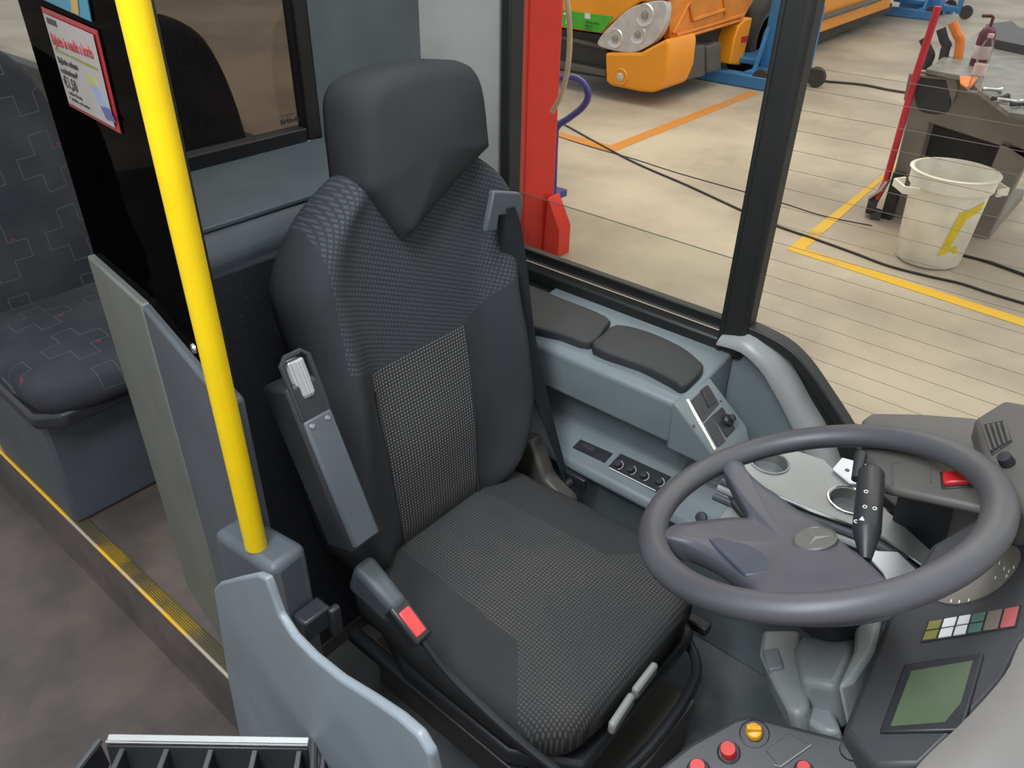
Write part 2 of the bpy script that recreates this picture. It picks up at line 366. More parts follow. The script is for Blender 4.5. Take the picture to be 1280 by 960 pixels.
# left body side
side = [(-5.0,0),(1.2,0),(1.2,.60),(-.20,.60),(-.235,.65),(-.27,.712),(-.335,.775),(-.40,.835),(-.45,.862),(-.515,.872),(-.575,.835),(-1.17,.835),(-1.17,2.3),(-1.32,2.3),(-1.32,.9),(-5.0,.9)]
struct('wall_left', MB().prism([(x,1.402,z-.02 if z < 1 and x > -1.2 else z) for x,z in side], (0,.03,0)), M['seal'], 'left side of the bus body')
struct('wall_left', MB().prism([(x,1.385,z) for x,z in [(-1.30,.0),(.35,.0),(.35,.56),(-.24,.58),(-.27,.62),(-.30,.66),(-.385,.72),(-.44,.775),(-.49,.81),(-.56,.815),(-1.30,.815)]], (0,.014,0)), M['grey'], 'grey inner lining of the cab wall')
struct('wall_left', MB().prism([(-1.30,1.215,1.15),(-1.30,1.215,2.3),(-1.185,1.375,2.3),(-1.185,1.375,.80),(-1.30,1.215,.80)], (.0,.03,0)), M['liner'], 'pale lining panel beside the side window')
# side window: seal, sash, pane edge, glass
wn = struct('window_1', MB().box((-.87,1.388,.822),(.62,.036,.034)), M['seal'], 'black framed side window of the cab', bevel=.006)
obj('sash_rail', MB().box((-.87,1.412,.855),(.62,.022,.028)), M['seal'], wn, bevel=.003)
obj('rail_strip', MB().box((-.87,1.399,.845),(.60,.003,.004)), M['metal'], wn)
obj('frame_post', MB().box((-1.165,1.395,1.5),(.028,.05,1.6)), M['seal'], wn, bevel=.006)
obj('frame_post', MB().box((-.545,1.398,1.55),(.062,.055,1.5)), M['seal'], wn, bevel=.012)
obj('frame_post', MB().box((-.566,1.372,1.55),(.010,.012,1.48)), M['seal'], wn, bevel=.004)
obj('glass', MB().box((-.87,1.415,1.55),(.60,.005,1.40)), M['glass'], wn)
e1 = pY(650,240,1.40); e2 = pY(916,323,1.40)
obj('lower_pane', MB().prism([e1+V((-.03,0,0)), e2, V((e2.x,1.40,.86)), V((e1.x-.03,1.40,.86))], (0,.004,0)), glass('greenish_second_pane', (.93,.945,.93), .22), wn)
obj('pane_edge', MB().tube([e1, e2], .0011, 6), plain('green_glass_edge', (.10,.14,.09), .3), wn)
wn = struct('window_2', MB().ribbon(catmull([(-.575,1.398,.850),(-.53,1.40,.868),(-.455,1.40,.862),(-.40,1.40,.838),(-.335,1.40,.782),(-.27,1.40,.718),(-.225,1.40,.650),(-.17,1.40,.612),(-.08,1.40,.600),(.3,1.40,.60)], 5, False), (0,1,0), .035, .022), M['seal'], 'heated quarter window in front of the pillar', bevel=.003)
obj('glass', MB().box((.35,1.425,1.40),(1.74,.005,1.62)), M['glass'], wn)
hw = MB()
for i in range(20):
    z = .70+i*.0355
    hw.tube([(-.52,1.420,z),(1.1,1.420,z)], .0005, 4)
obj('heating_wires', hw, plain('heating_wire', (.16,.12,.09), .6), wn, label='fine brown heating wires across the glass')
# A-pillar foot trim
oc = [(911.7,410),(943,413),(973,435),(993,463),(1013,500),(1031,530),(1045,560),(1054,585)]
ic = [(895,431),(926,441),(950,463),(967,490),(983,520),(999,552),(1012,578),(1020,600)]
O = catmull([pY(x,y,1.398) for x,y in oc], 4, False); I = catmull([pY(x,y,1.352) for x,y in ic], 4, False)
rs = []
for a, b in zip(O, I):
    m = (a+b)/2; rs.append([a, a+(b-a)*.35+V((0,-.020,.002)), a+(b-a)*.75+V((0,-.012,0)), b, b+V((0,.045,0)), a+V((0,.01,0))])
struct('trim_7', MB().rings(rs), M['silver'], 'curved grey trim at the foot of the front pillar', smooth=50)
# partition behind the driver
wn = struct('window_3', MB().box((-1.30,.714,1.209),(.03,.418,.036)).box((-1.30,.940,1.75),(.03,.034,1.10)), plain('black_window_band', (.006,.006,.007), .4), 'black framed tinted window in the partition behind the driver', bevel=.004)
obj('glass', MB().box((-1.305,.72,1.76),(.005,.44,1.09)), M['glass_brown'], wn)
o0 = pX(351,156,-1.280); text('glass_mark', 'birkholz', .013, o0, (0,1,0), (0,0,1), M['black'], wn, bold=.0004)
text('glass_mark', 'E1  43R-00142', .005, o0+V((0,.004,.013)), (0,1,0), (0,0,1), M['ink'], wn)
struct('wall_rear', MB().prism([(-1.285,.957,.24),(-1.285,1.235,.24),(-1.285,1.235,2.3),(-1.285,.957,2.3)], (-.04,0,0)), M['pillar'], 'smooth grey pillar of the partition')
struct('wall_rear', MB().prism([(-1.30,.505,.24),(-1.30,.505,1.195),(-1.06,.505,1.19),(-1.04,.505,1.18),(-1.02,.505,1.155),(-1.02,.505,.24)], (0,.50,0)), M['grey_dk'], 'housing behind the driver', bevel=.008)
struct('trim_9', MB().prism([(-1.285,.505,1.193),(-1.285,1.005,1.193),(-1.05,1.005,1.188),(-1.05,.505,1.188)], (0,0,.008)), M['pillar'], 'scuffed grey shelf behind the driver', bevel=.002)
struct('wall_rear', MB().box((-1.012,.755,.66),(.016,.50,.96)), M['carpet'], 'dark speckled cladding behind the driver seat', bevel=.004)
# cab side wall towards the aisle
A = V((-.80,.392,0)); Bp = V((-1.372,.493,0)); dAB = (Bp-A).normalized(); nAB = V((dAB.y,-dAB.x,0)); nAB = nAB if nAB.y < 0 else -nAB
Cc = A + dAB*.285
def vwall(p, q, z0, z1a, z1b, th=.03): return MB().prism([p+V((0,0,z0)), q+V((0,0,z0)), q+V((0,0,z1b)), p+V((0,0,z1a))], -nAB*th)
struct('wall_right', vwall(Cc, Bp, .2, 1.10, 1.075), M['olive'], 'cab side wall strip with warm light in its olive grey', bevel=.004)  # olive tone carries the warm light on the aisle face
struct('wall_right', vwall(A+dAB*-.01, Cc, .2, 1.08, 1.10, .028), M['grey_dk'], 'blue grey panel of the cab side wall', bevel=.006)  # darker blue grey stands for the face curving out of that light
wn = struct('window_4', vwall(A+nAB*-.012, Bp+nAB*-.012, 1.07, 2.3, 2.3, .006), M['glass_dark'], 'dark tinted side window between cab and aisle')
obj('edge_strip', vwall(A+nAB*.004+dAB*.0, A+dAB*.022+nAB*.004, 1.09, 2.3, 2.3, .028), M['seal'], wn, bevel=.004)
obj('screw', MB().lathe([(0,0),(.007,0),(.006,.003),(0,.004)], A+dAB*.06+nAB*.0+V((0,0,1.13)), nAB), M['metal'], wn)
obj('screw', MB().lathe([(0,0),(.009,0),(.007,.003),(0,.004)], A+dAB*.065+nAB*-.01+V((0,0,1.51)), nAB), M['rim'], wn)
struct('wall_right', MB().prism([(-.835,.352,.2),(-.835,.410,.2),(-.712,.425,.2),(-.705,.362,.2)], (0,0,.662)), M['grey_dk'], 'moulded block carrying the yellow handrail', bevel=.013, bseg=3)
# far side passenger window sill is part of wall_left; its pane
struct('window_5', MB().box((-3.2,1.43,1.6),(3.7,.005,1.4)), M['glass'], 'passenger side window')
struct('trim_8', MB().box((-3.2,1.40,.905),(3.7,.05,.03)), M['seal'], 'black sill of the passenger window', bevel=.005)

# ================================================================== DRIVER'S SEAT
SO = V((-.78,.783,.20)); SA = math.radians(-90.6)
seat = thing('driver_seat', 'black cloth driver seat with headrest, facing the large steering wheel', 'seat', SO); seat.rotation_euler = (0,0,SA)
RX = math.radians(6.5); RY = 0.0; SH = -.075
J = .40      # cushion height above the cab floor
def interp(t, K):
    for (a, x), (b, y) in zip(K, K[1:]):
        if t <= b: u = (t-a)/(b-a); u = u*u*(3-2*u)*.5+u*.5; return x+(y-x)*u
    return K[-1][1]
KW = [(-.03,.195),(.02,.220),(.07,.250),(.16,.266),(.28,.246),(.39,.230),(.47,.244),(.53,.256),(.57,.245),(.605,.215),(.64,.165),(.675,.11)]
def wl_(u, h): return 1+(.06 if u > 0 else 0)*min(1, max(0, (.60-h)/.10))*min(1, max(0, (h-.2)/.15))
rs = []
hs = [-.03,-.01,.02,.06,.1,.15,.2,.25,.3,.35,.4,.45,.5,.53,.56,.59,.615,.635,.65,.665,.675]
for h in hs:
    W_ = interp(h, KW); end = min(1, (h+.04)/.05, (.695-h)/.06); r = []
    for k in range(29):
        u = -1+2*k/28; au = abs(u)
        bol = math.exp(-((au-.80)/.17)**2) * interp(h, [(-.03,.035),(.1,.055),(.3,.06),(.5,.03),(.64,.012),(.71,0)])
        d = .035 + bol - .050*max(0, (au-.80)/.20)**2.2
        d *= .35+.65*end
        d += .012*math.exp(-((h-.18)/.10)**2)*(1-au)
        r.append(V((u*W_*wl_(u,h)+SH*h, d, h)))
    for k in range(9):
        u = 1-2*k/8; r.append(V((u*W_*wl_(u,h)*.94+SH*h, -.07*(.4+.6*end)*(1-.25*abs(u)**4), h)))
    rs.append(r)
BAT = (0,-.065,J)
back = obj('backrest', MB().rings(rs), M['fab_back'], seat, 60, sub=1, local=True, rx=RX, at=BAT)
hr = MB()
ol = catmull([(-.142,.66),(-.140,.72),(-.130,.765),(-.095,.792),(-.01,.800),(.075,.795),(.112,.772),(.124,.72),(.130,.655)], 5, False)
ol += [V((.130-.058*k/8, .655-.098*k/8, 0)) for k in range(1,9)]
ol += [V((.072-.214*k/12, .557+.103*k/12, 0)) for k in range(1,12)]
ol = [V((p.x+SH*.68-.012, p.y+(.008 if p.y > .7 else 0), 0)) for p in ol]
pillow(hr, [(p.x,p.y) for p in ol], (0,-.060,0), (1,0,0), (0,0,1), (0,1,0), .122, .030, .010, cen=(-.022+SH*.68,.69))
obj('headrest', hr, M['cloth'], seat, 70, local=True, rx=RX, at=BAT)
# piping along the bolsters
for s in (-1, 1):
    path = []
    for h in [.0,.06,.12,.18,.24,.30,.335]:
        W_ = interp(h, KW); x = s*(.100+h*.04); au = (x-SH*h)/W_ * s
        bol = math.exp(-((au-.80)/.17)**2)*interp(h, [(-.03,.035),(.1,.055),(.3,.06),(.5,.03)])
        path.append(V((x, .035+bol+.012*math.exp(-((h-.18)/.10)**2)*(1-au)+.0005, h)))
    obj('seam', MB().tube(catmull(path, 4, False), .0016, 6), M['cloth'], back, local=True)
cu = MB()
co = catmull([(-.20,-.05),(-.226,.03),(-.238,.14),(-.240,.26),(-.234,.36),(-.212,.400),(-.168,.430),(-.06,.440),(.06,.440),(.168,.430),(.212,.400),(.234,.36),(.240,.26),(.238,.14),(.226,.03),(.20,-.05),(0,-.06)], 4)
pillow(cu, [(p.x,p.y) for p in co], (0,0,0), (1,0,0), (0,1,0), (0,0,1), .10, .035, .010, rings=8, cen=(0,.2))
obj('cushion', cu, M['fab_cushion'], seat, 70, sub=0, local=True, at=(0,0,J-.105))
def bar(p, q, wd, w_, th, taper=1.0):
    p, q = V(p), V(q); t_ = (q-p).normalized(); wd = (V(wd)-t_*V(wd).dot(t_)).normalized(); n_ = t_.cross(wd)
    return MB().rings([[c+wd*w_/2*k+n_*th/2*k, c-wd*w_/2*k+n_*th/2*k, c-wd*w_/2*k-n_*th/2*k, c+wd*w_/2*k-n_*th/2*k] for c, k in ((p,1),(q,taper))])
Rz = Matrix.Rotation(-SA, 3, 'Z')
def wl(p): return Rz @ (V(p)-SO)
# base: pan, bellows, slide rails, handles
obj('seat_pan', MB().prism([(-.19,-.02,0),(-.235,.1,0),(-.235,.34,0),(-.17,.445,0),(.17,.445,0),(.235,.34,0),(.235,.1,0),(.19,-.02,0)], (0,0,.035)), M['black'], seat, local=True, bevel=.008, at=(0,0,J-.14))
bl = MB(); rr = []
for k in range(9):
    s = .92 if k % 2 else 1.0; z = .14+k*(J-.28)/8
    rr.append([V((x*s, y*s+.2, z)) for x, y in [(-.13,-.19),(.13,-.19),(.15,-.17),(.15,.17),(.13,.19),(-.13,.19),(-.15,.17),(-.15,-.17)]])
obj('suspension_bellows', bl.rings(rr), M['black_soft'], seat, local=True)
obj('suspension_box', MB().box((0,.20,.07),(.31,.56,.14)), M['battery'], seat, local=True, bevel=.004, label='worn steel suspension box with bare edges')
obj('box_edge', MB().box((.156,.20,.135),(.006,.56,.012)), plain('bare_orange_steel', (.30,.17,.07), .5, .2, var=.5, scale=20), seat, local=True, bevel=.001)
for s in (-1, 1):
    obj('slide_rail', MB().box((s*.225,.20,J-.15),(.025,.50,.022)), M['black'], seat, local=True, bevel=.004)
obj('front_bar', MB().tube(catmull([(-.20,.39,J-.15),(-.12,.482,J-.155),(.12,.482,J-.155),(.20,.39,J-.15)], 6, False), .010, 10), M['black'], seat, local=True)
h1, h2, h3 = (pZ(x,y,.575) for x,y in ((762,914),(791,870),(820,832)))
for a_, b_ in ((h1, h2), (h2, h3)):
    d_ = (b_-a_).normalized(); m_ = (a_+b_)/2; L2 = (b_-a_).length*.92
    obj('adjuster_handle', bar(wl(m_-d_*L2/2), wl(m_+d_*L2/2), V((0,0,1)), .026, .013), M['silver'], seat, local=True, bevel=.005, label='pale grey adjuster handle under the cushion front')
# seat belt
gp = [wl(pX(x,y,-.825)) for x,y in ((618,239),(651,241),(655,250),(649,288),(642,292),(640,268),(624,270),(622,289),(608,291))]
g = obj('belt_guide', MB().prism(gp, (0,-.012,0)), M['grey_dk'], seat, local=True, bevel=.003)
bp = [wl(pY(x,y,Y)) for x,y,Y in ((628,262,.975),(636,285,.99),(645,340,1.015),(655,410,1.04),(670,475,1.06),(688,535,1.08),(707,596,1.09))]
wd_ = [Rz @ (RT*(1-k/6*.75)+FW*(k/6*.9)) for k in range(7)]
bp2 = catmull(bp, 4, False); wd2 = [V(v) for v in catmull(wd_, 4, False)]
obj('seat_belt', MB().ribbon(bp2, wd2, .044, .0022), M['belt'], seat, local=True)
obj('belt_anchor', MB().prism([(-.255,-.06,.30),(-.255,.09,.29),(-.255,.085,.33),(-.255,.02,.36),(-.255,-.02,.44),(-.255,-.07,.43)], (-.04,0,0)), M['rim'], seat, local=True, bevel=.008, label='grey metal belt anchor bracket')
obj('anchor_bar', MB().tube([(-.25,.03,.325),(-.315,.05,.335)], .011, 10).box((-.322,.052,.337),(.012,.06,.03)), M['black'], seat, local=True, bevel=.003)
# folded armrest
FA = pY(362,474,.488); FB = pY(443,678,.488)
fwd = V((.83,0,.55)).normalized()
arm = obj('armrest', bar(wl(FA), wl(FB), Rz @ V((0,1,0)), .056, .070, .92), M['black'], seat, local=True, bevel=.008, label='folded black plastic armrest')
ax_ = (FB-FA).normalized(); up_ = V((0,1,0)).cross(ax_).normalized()
if up_.x < 0: up_ = -up_
obj('armrest_pad', bar(wl(FA+ax_*.052+up_*.031), wl(FB-ax_*.01+up_*.036), Rz @ V((0,1,0)), .046, .010), M['grey_dk'], arm, local=True, bevel=.004)
kn = MB(); rr = []
for k in range(8):
    rr.append(None)
kc = FA + up_*.026 - ax_*.002
rr = []
for h in (-.026,-.024,.022,.026):
    rr.append([wl(kc + ax_*h + (V((0,1,0))*math.cos(a)+up_*math.sin(a))*(.0125+(.0014 if k % 2 else 0))*(1 if abs(h) < .025 else .85)) for k, a in enumerate(2*math.pi*k/36 for k in range(36))])
obj('armrest_knob', MB().rings(rr), M['silver'], arm, local=True, label='ribbed silver adjusting knob', smooth=20)
obj('knob_pin', MB().tube([wl(kc+ax_*.024), wl(kc+ax_*.046)], .0075, 12), M['metal'], arm, local=True)
fr = MB(); c0 = FA+up_*.032
lp = [c0+ax_*.05+V((0,.021,0)), c0-ax_*.028+V((0,.021,0)), c0-ax_*.036+V((0,.012,0)), c0-ax_*.036-V((0,.012,0)), c0-ax_*.028-V((0,.021,0)), c0+ax_*.05-V((0,.021,0))]
obj('knob_surround', fr.tube([wl(p) for p in lp], .004, 8), M['black'], arm, local=True)
for s in (-1, 1):
    obj('screw', MB().lathe([(0,0),(.0042,0),(.003,.002),(0,.002)], wl(FA+ax_*.062+up_*.036+V((0,.013*s,0))), Rz @ up_), M['chrome'], arm, local=True)
obj('screw', MB().lathe([(0,0),(.005,0),(.004,.003),(0,.003)], wl(FB-ax_*.03+up_*.037), Rz @ up_), M['metal'], arm, local=True)
# hinge cover and buckle on the aisle side of the cushion
p0, p1, p2 = pY(452,705,.505), pY(492,752,.505), pY(528,800,.505)
hc = bar(wl(p0+V((-.01,0,-.02))), wl(p1+V((.01,0,-.02))), Rz @ V((0,1,0)), .040, .07, .8)
obj('hinge_cover', hc, M['grey_dk'], seat, local=True, bevel=.012, bseg=3)
bk = obj('buckle', bar(wl(p1+V((0,-.0,-.006))), wl(p2+V((0,0,-.004))), Rz @ V((0,1,0)), .034, .030), M['black'], seat, local=True, bevel=.005)
dbk = (p2-p1).normalized(); ub = V((0,1,0)).cross(dbk); ub = ub if ub.z > 0 else -ub
obj('release_button', bar(wl(p1+dbk*.016+ub*.011+V((0,0,-.004))), wl(p2-dbk*.010+ub*.011+V((0,0,-.004))), Rz @ V((0,1,0)), .021, .010), M['red_bright'], bk, local=True, bevel=.002, label='red buckle release button')
obj('buckle_strap', MB().tube(catmull([wl(p2), wl(p2+V((.05,.012,-.06))), wl(p2+V((.16,.03,-.12))), wl(p2+V((.25,.05,-.16)))], 5, False), .007, 8), M['black'], seat, local=True)

# ================================================================== STEERING WHEEL
WC = V((-.1724,.801,.9933)); WN = V((-.4042,.0057,.9147)).normalized(); W1 = V((.9147,0,.4042)).normalized(); W2 = WN.cross(W1)
def wp(a, b, c=0): return WC + W1*a + W2*b + WN*c
sw = thing('steering_wheel', 'large dark grey steering wheel with a star emblem on its hub', 'steering wheel', WC)
rim = []
for k in range(96):
    a = 2*math.pi*k/96; rim.append(wp(.2*math.cos(a), .2*math.sin(a)))
rr = []
for k in range(97):
    a = 2*math.pi*(k % 96)/96; d = W1*math.cos(a)+W2*math.sin(a); c = WC+d*.2
    rr.append([c + d*math.cos(q)*.0190 + WN*math.sin(q)*(.0165 if math.sin(q) > 0 else .0150 + .0012*math.sin(a*48)) for q in (2*math.pi*j/20 for j in range(20))])
obj('rim', MB().rings(rr, cap=False), M['wheel'], sw, 80)
def wco(x, y, off):
    v = pix(x, y, WC+WN*off, WN)-WC; return (v.dot(W1), v.dot(W2))
hubp = [wco(*q) for q in ((903,588,-.004),(909,600,-.008),(924,628,-.020),(934,650,-.026),(912,652,-.024),(880,654,-.016),(845,658,-.006),(834,662,-.004),(824,676,-.004),(836,681,-.006),(858,688,-.012),(890,705,-.018),(920,727,-.016),(938,742,-.008),(948,762,-.003),(985,770,-.002),(1030,772,-.002),(1080,768,-.002),(1118,758,-.002),(1122,745,-.004),(1114,733,-.008),(1090,706,-.018),(1062,684,-.026),(1028,655,-.030),(1000,640,-.030),(970,620,-.026),(953,604,-.014),(934,588,-.006),(924,577,-.003),(908,579,-.003))]
hc0 = V((*wco(985,690,-.03), 0)); pts = catmull([(a,b,0) for a,b in hubp], 4)
def hz(r): return -.034*(1-min(1,(r/.19))**2)
rr = []
def ringh(s, off): 
    out = []
    for p in pts:
        q = hc0+(p-hc0)*s; out.append(wp(q.x, q.y, hz(q.length)+off))
    return out
rr = [ringh(.02,-.030), ringh(.9,-.024), ringh(.985,-.016), ringh(1.0,-.006), ringh(.975,.004), ringh(.93,.009), ringh(.8,.011), ringh(.6,.012), ringh(.4,.014), ringh(.2,.015), ringh(.02,.015)]
hub = obj('hub', MB().rings(rr), M['hub'], sw, 70)
pk = [wco(x,y,-.018) for x,y in ((886,684),(931,671),(955,689),(970,711),(967,727),(935,735))]
obj('spoke_pocket', MB().prism([wp(a,b,hz(math.hypot(a,b))+.0125) for a,b in pk], -WN*.01), M['pocket'], hub, bevel=.003)
em = wp(*wco(1019,676,-.018), -.0185)
eo = obj('emblem_disc', MB().lathe([(0,.000),(.0258,.000),(.0258,.004),(.0235,.0055),(.0225,.0042),(0,.0042)], em, WN, 40), plain('emblem_grey', (.085,.085,.08), .4), hub, label='grey disc with a raised three-pointed star')
st = MB()
for k in range(3):
    a = 2*math.pi*k/3+2.6; c = em+WN*.0045; d = W1*math.cos(a)+W2*math.sin(a); s_ = W1*-math.sin(a)+W2*math.cos(a)
    st.add([c+s_*.0035, c-s_*.0035, c+d*.0205, c+WN*.002], [(0,3,2),(1,2,3)])
obj('star', st, plain('star_metal', (.16,.155,.15), .4, .3), eo, smooth=5)
# column, shroud, stalk
colm = thing('steering_column', 'grey scuffed steering column shroud below the wheel, with a black stalk', 'steering column', WC-WN*.28)
obj('column_tube', MB().tube([WC-WN*.11, WC-WN*.62], .034, 24).tube([WC-WN*.03, WC-WN*.12], .020, 16), M['black'], colm)
obj('collar', MB().lathe([(.040,-.17),(.048,-.16),(.048,-.11),(.040,-.10),(0,-.10)], WC, WN, 32), M['black'], colm)
def cpx(px, py, off): return pix(px, py, WC-WN*off, WN)
top = [(962,782),(1092,775),(1098,790),(1078,812),(1052,850),(1032,880),(1000,858),(993,815),(955,812)]
blk = MB(); t0 = [cpx(x,y,.17) for x,y in [(1000,792),(1070,790),(1066,818),(1046,858),(1000,850),(992,812)]]
obj('shroud_front', blk.rings([t0, [p-WN*.07+W1*.0 for p in t0]]), M['shroud'], colm, bevel=.010, bseg=3)
t1 = [cpx(x,y,.15) for x,y in [(1068,780),(1102,770),(1092,812),(1066,850),(1046,858),(1066,812)]]
obj('shroud_side', MB().rings([t1, [p-WN*.14 for p in t1]]), M['shroud'], colm, bevel=.006)
t2 = [cpx(x,y,.19) for x,y in [(952,786),(1000,786),(1000,815),(1012,880),(1000,893),(985,888),(965,850),(948,815)]]
obj('shroud_flank', MB().rings([t2, [p-WN*.05 for p in t2]]), M['shroud'], colm, bevel=.008)
t3 = [cpx(x,y,.185) for x,y in [(952,812),(972,808),(980,833),(960,837)]]
obj('latch_plate', MB().rings([t3, [p-WN*.03 for p in t3]]), M['grey'], colm, bevel=.003)
t4 = [cpx(x,y,.21) for x,y in [(990,862),(1004,858),(1040,880),(1052,914),(1030,914),(1000,895)]]
obj('shroud_foot', MB().rings([t4, [p-WN*.10 for p in t4]]), M['shroud'], colm, bevel=.006)
sp = [pix(1082,700,WC-WN*.045,WN), pix(1083,668,WC-WN*.030,WN), pix(1089,590,WC-WN*.0,WN), pix(1087,572,WC+WN*.005,WN)]
stk = obj('stalk', MB().tube([sp[0], sp[0]+(sp[1]-sp[0])*.35, sp[1], sp[1]+(sp[2]-sp[1])*.05, sp[2]+(sp[1]-sp[2])*.04, sp[2], sp[2]+(sp[3]-sp[2])*.05], [.0065,.0095,.0150,.0165,.0165,.0140,.009], 24), M['black'], colm, smooth=40, label='black multi-function stalk with white symbols')
sd = (sp[2]-sp[1]).normalized(); tw = (EYE-sp[1]).normalized(); tw = (tw-sd*tw.dot(sd)).normalized(); sx_ = sd.cross(tw)
if sx_.dot(RT) < 0: sx_ = -sx_
sy_ = tw.cross(sx_)
for (k, ss, body, zz) in ((.10,-.006,'▲',.0095),(.28,-.004,'o',.008),(.28,.007,'o',.007),(.52,-.004,'8',.009),(.08,-.0135,'o',.008)):
    a_ = ss/.0165; n_ = tw*math.cos(a_)+sx_*math.sin(a_); c = sp[1]+(sp[2]-sp[1])*k + n_*.0168
    if body == '▲':
        obj('symbol', MB().prism([c+sx_*-.003-sd*.003, c+sx_*.003-sd*.003, c+sd*.0035], n_*.0003), M['white'], stk)
    else:
        obj('symbol', MB().tube([c+(sx_*math.cos(q)+sd*math.sin(q))*.0022 for q in (2*math.pi*j/12 for j in range(12))], .0005, 5, closed=True), M['white'], stk)
obj('wiper_knob', MB().tube([sp[2]+sx_*-.017-sd*.016, sp[2]+sx_*-.014+sd*.03], [.006,.008], 12), M['black'], stk)

# ================================================================== CAB SIDE CONSOLE
con = thing('side_console', 'grey moulded side console under the cab window with radio and heater panel', 'console', (-.8,1.25,.2))
prof = [(1.384,.815),(1.29,.803),(1.180,.800),(1.163,.787),(1.167,.690),(1.235,.682),(1.235,.580),(1.222,.566),(1.178,.547),(1.152,.538),(1.144,.520),(1.162,.500),(1.18,.47),(1.18,.2),(1.384,.2)]
body = obj('console_body', MB().prism([(-1.0,y,z) for y,z in prof], (.465,0,0)), M['grey'], con, bevel=.007, bseg=3)
prof2 = [(1.384,.2),(1.384,.60),(1.29,.60),(1.235,.59),(1.235,.580),(1.222,.566),(1.178,.547),(1.152,.538),(1.144,.520),(1.162,.500),(1.18,.47),(1.18,.2)]
obj('console_front', MB().prism([(-.536,y,z) for y,z in prof2], (.36,0,0)), M['grey'], con, bevel=.007, bseg=3)
SN = V((.62,0,.78)).normalized(); SP = (-.52,1.2,.785)
sb = [(-.545,1.384,.800),(-.545,1.150,.800),(-.535,1.150,.795),(-.425,1.150,.709),(-.425,1.384,.709)]
obj('switch_housing', MB().prism([(-.545,1.150,.69),(-.545,1.150,.801),(-.532,1.150,.797),(-.440,1.150,.724),(-.425,1.150,.69)], (0,.134,0)), M['grey'], con, bevel=.006, bseg=3)
def quad(name, px, p0, n, lift, th, mat, parent, bevel=.001, label=None, mb=None):
    n = V(n).normalized(); pts = [pix(x, y, V(p0), n)+n*lift for x, y in px]
    return obj(name, (mb or MB()).prism(pts, -n*th), mat, parent, bevel=bevel, label=label)
sp_ = quad('switch_plate', [(856.5,501),(886,478),(921,538),(893,565)], SP, SN, .0015, .004, plain('pale_silver_plate', (.5,.51,.5), .35), con, label='silver switch plate at the end of the console')
quad('switch_block', [(861.4,502.3),(883.8,482),(897.8,505.4),(877.5,528.3)], SP, SN, .004, .006, M['dash'], sp_)
quad('mirror_switch', [(874,489),(881,483),(892,504),(884,511)], SP, SN, .007, .006, M['black'], sp_)
quad('rocker_switch', [(879,530),(888,521),(905,552),(896,559.6)], SP, SN, .005, .006, M['dash'], sp_)
quad('knob_base', [(889,520),(901.5,509.6),(918,536.7),(907,548)], SP, SN, .004, .005, M['black'], sp_)
kc = pix(907,527,V(SP),SN); obj('mirror_knob', MB().lathe([(0,.0),(.013,.0),(.012,.010),(.008,.014),(.0075,.022),(0,.024)], kc, SN), M['black'], sp_)
quad('edge_strip', [(856.7,500),(859,499),(894,562),(891,565)], SP, SN, .004, .004, M['chrome'], sp_)
for x, y in ((866,533),(900,502)):
    c = pix(x,y,V(SP),SN); obj('screw', MB().lathe([(0,0),(.003,0),(.0025,.002),(0,.002)], c+SN*.002, SN), M['rim'], sp_)
for px, nm in (([(648,362),(700,379),(758,403),(756,416),(737,435),(700,424),(648,407)],1), ([(741,441),(752,425),(770,413),(810,422),(850,440),(873,458),(878,467),(866,481),(853,490),(837,482),(800,463)],2)):
    c_ = catmull([pZ(x,y,.805) for x,y in px], 3); mb = MB(); pillow(mb, [(p.x,p.y) for p in c_], (0,0,.797), (1,0,0), (0,1,0), (0,0,1), .024, .006, .001)
    obj('arm_pad', mb, M['black_soft'], con, 60, label=('rear' if nm == 1 else 'front')+' black padded arm pad on the console')
RN = V((0,-.4,.917)).normalized(); RP = (0,1.2,.5565)
rd = quad('radio', [(726,550),(766,567.5),(756,579),(716,560)], RP, RN, .004, .010, M['black'], con, label='small black display panel with buttons')
quad('display', [(731,555),(745,561),(741,566),(727,559)], RP, RN, .0048, .001, M['dash'], rd, 0)
for k in range(4):
    x = 744+k*4; quad('button', [(x,568+k*1.7),(x+3,569.3+k*1.7),(x+2,571.5+k*1.7),(x-1,570.2+k*1.7)], RP, RN, .006, .002, M['black_soft'], rd, .0004)
hv = quad('heater_panel', [(776,568),(839,597),(820,616),(761,584)], RP, RN, .005, .010, M['black'], con, label='black heater control panel with white dial scales')
for (x, y) in ((773,582.5),(789,589),(805,596.5),(824,604)):
    c = pix(x,y,V(RP),RN)+RN*.005
    obj('dial_knob', MB().lathe([(0,0),(.0085,0),(.0075,.009),(0,.010)], c, RN, 18), M['black_soft'], hv)
    arc = [c + (V((1,0,0))*math.cos(q)+RN.cross(V((1,0,0)))*math.sin(q))*.0115 for q in (math.radians(-60+150*j/10) for j in range(11))]
    obj('dial_scale', MB().tube(arc, .0007, 4), M['white'], hv)
quad('index_line', [(762,585.5),(820,614.5),(819.5,615.5),(761.5,586.5)], RP, RN, .0055, .0008, M['white'], hv, 0)
# lower switches seen through the wheel
quad('rocker_switch', [(846,612),(863,604),(866,612),(849,625)], RP, RN, .006, .008, M['black'], con, .001)
c = pY(877,647,1.144); obj('socket_cap', MB().lathe([(0,0),(.012,0),(.011,.008),(0,.009)], c, (0,-.8,.6)), M['black'], con)
sq = quad('switch_tray', [(893,652),(925,612),(985,655),(940,700),(893,690)], (-.3,.95,.755), (0,-.2,.98), 0, .02, M['silver'], con, .004)
quad('rocker_switch', [(912,632),(922,618),(940,636),(930,652)], (-.3,.95,.755), (0,-.2,.98), .010, .012, M['black'], sq, .002)

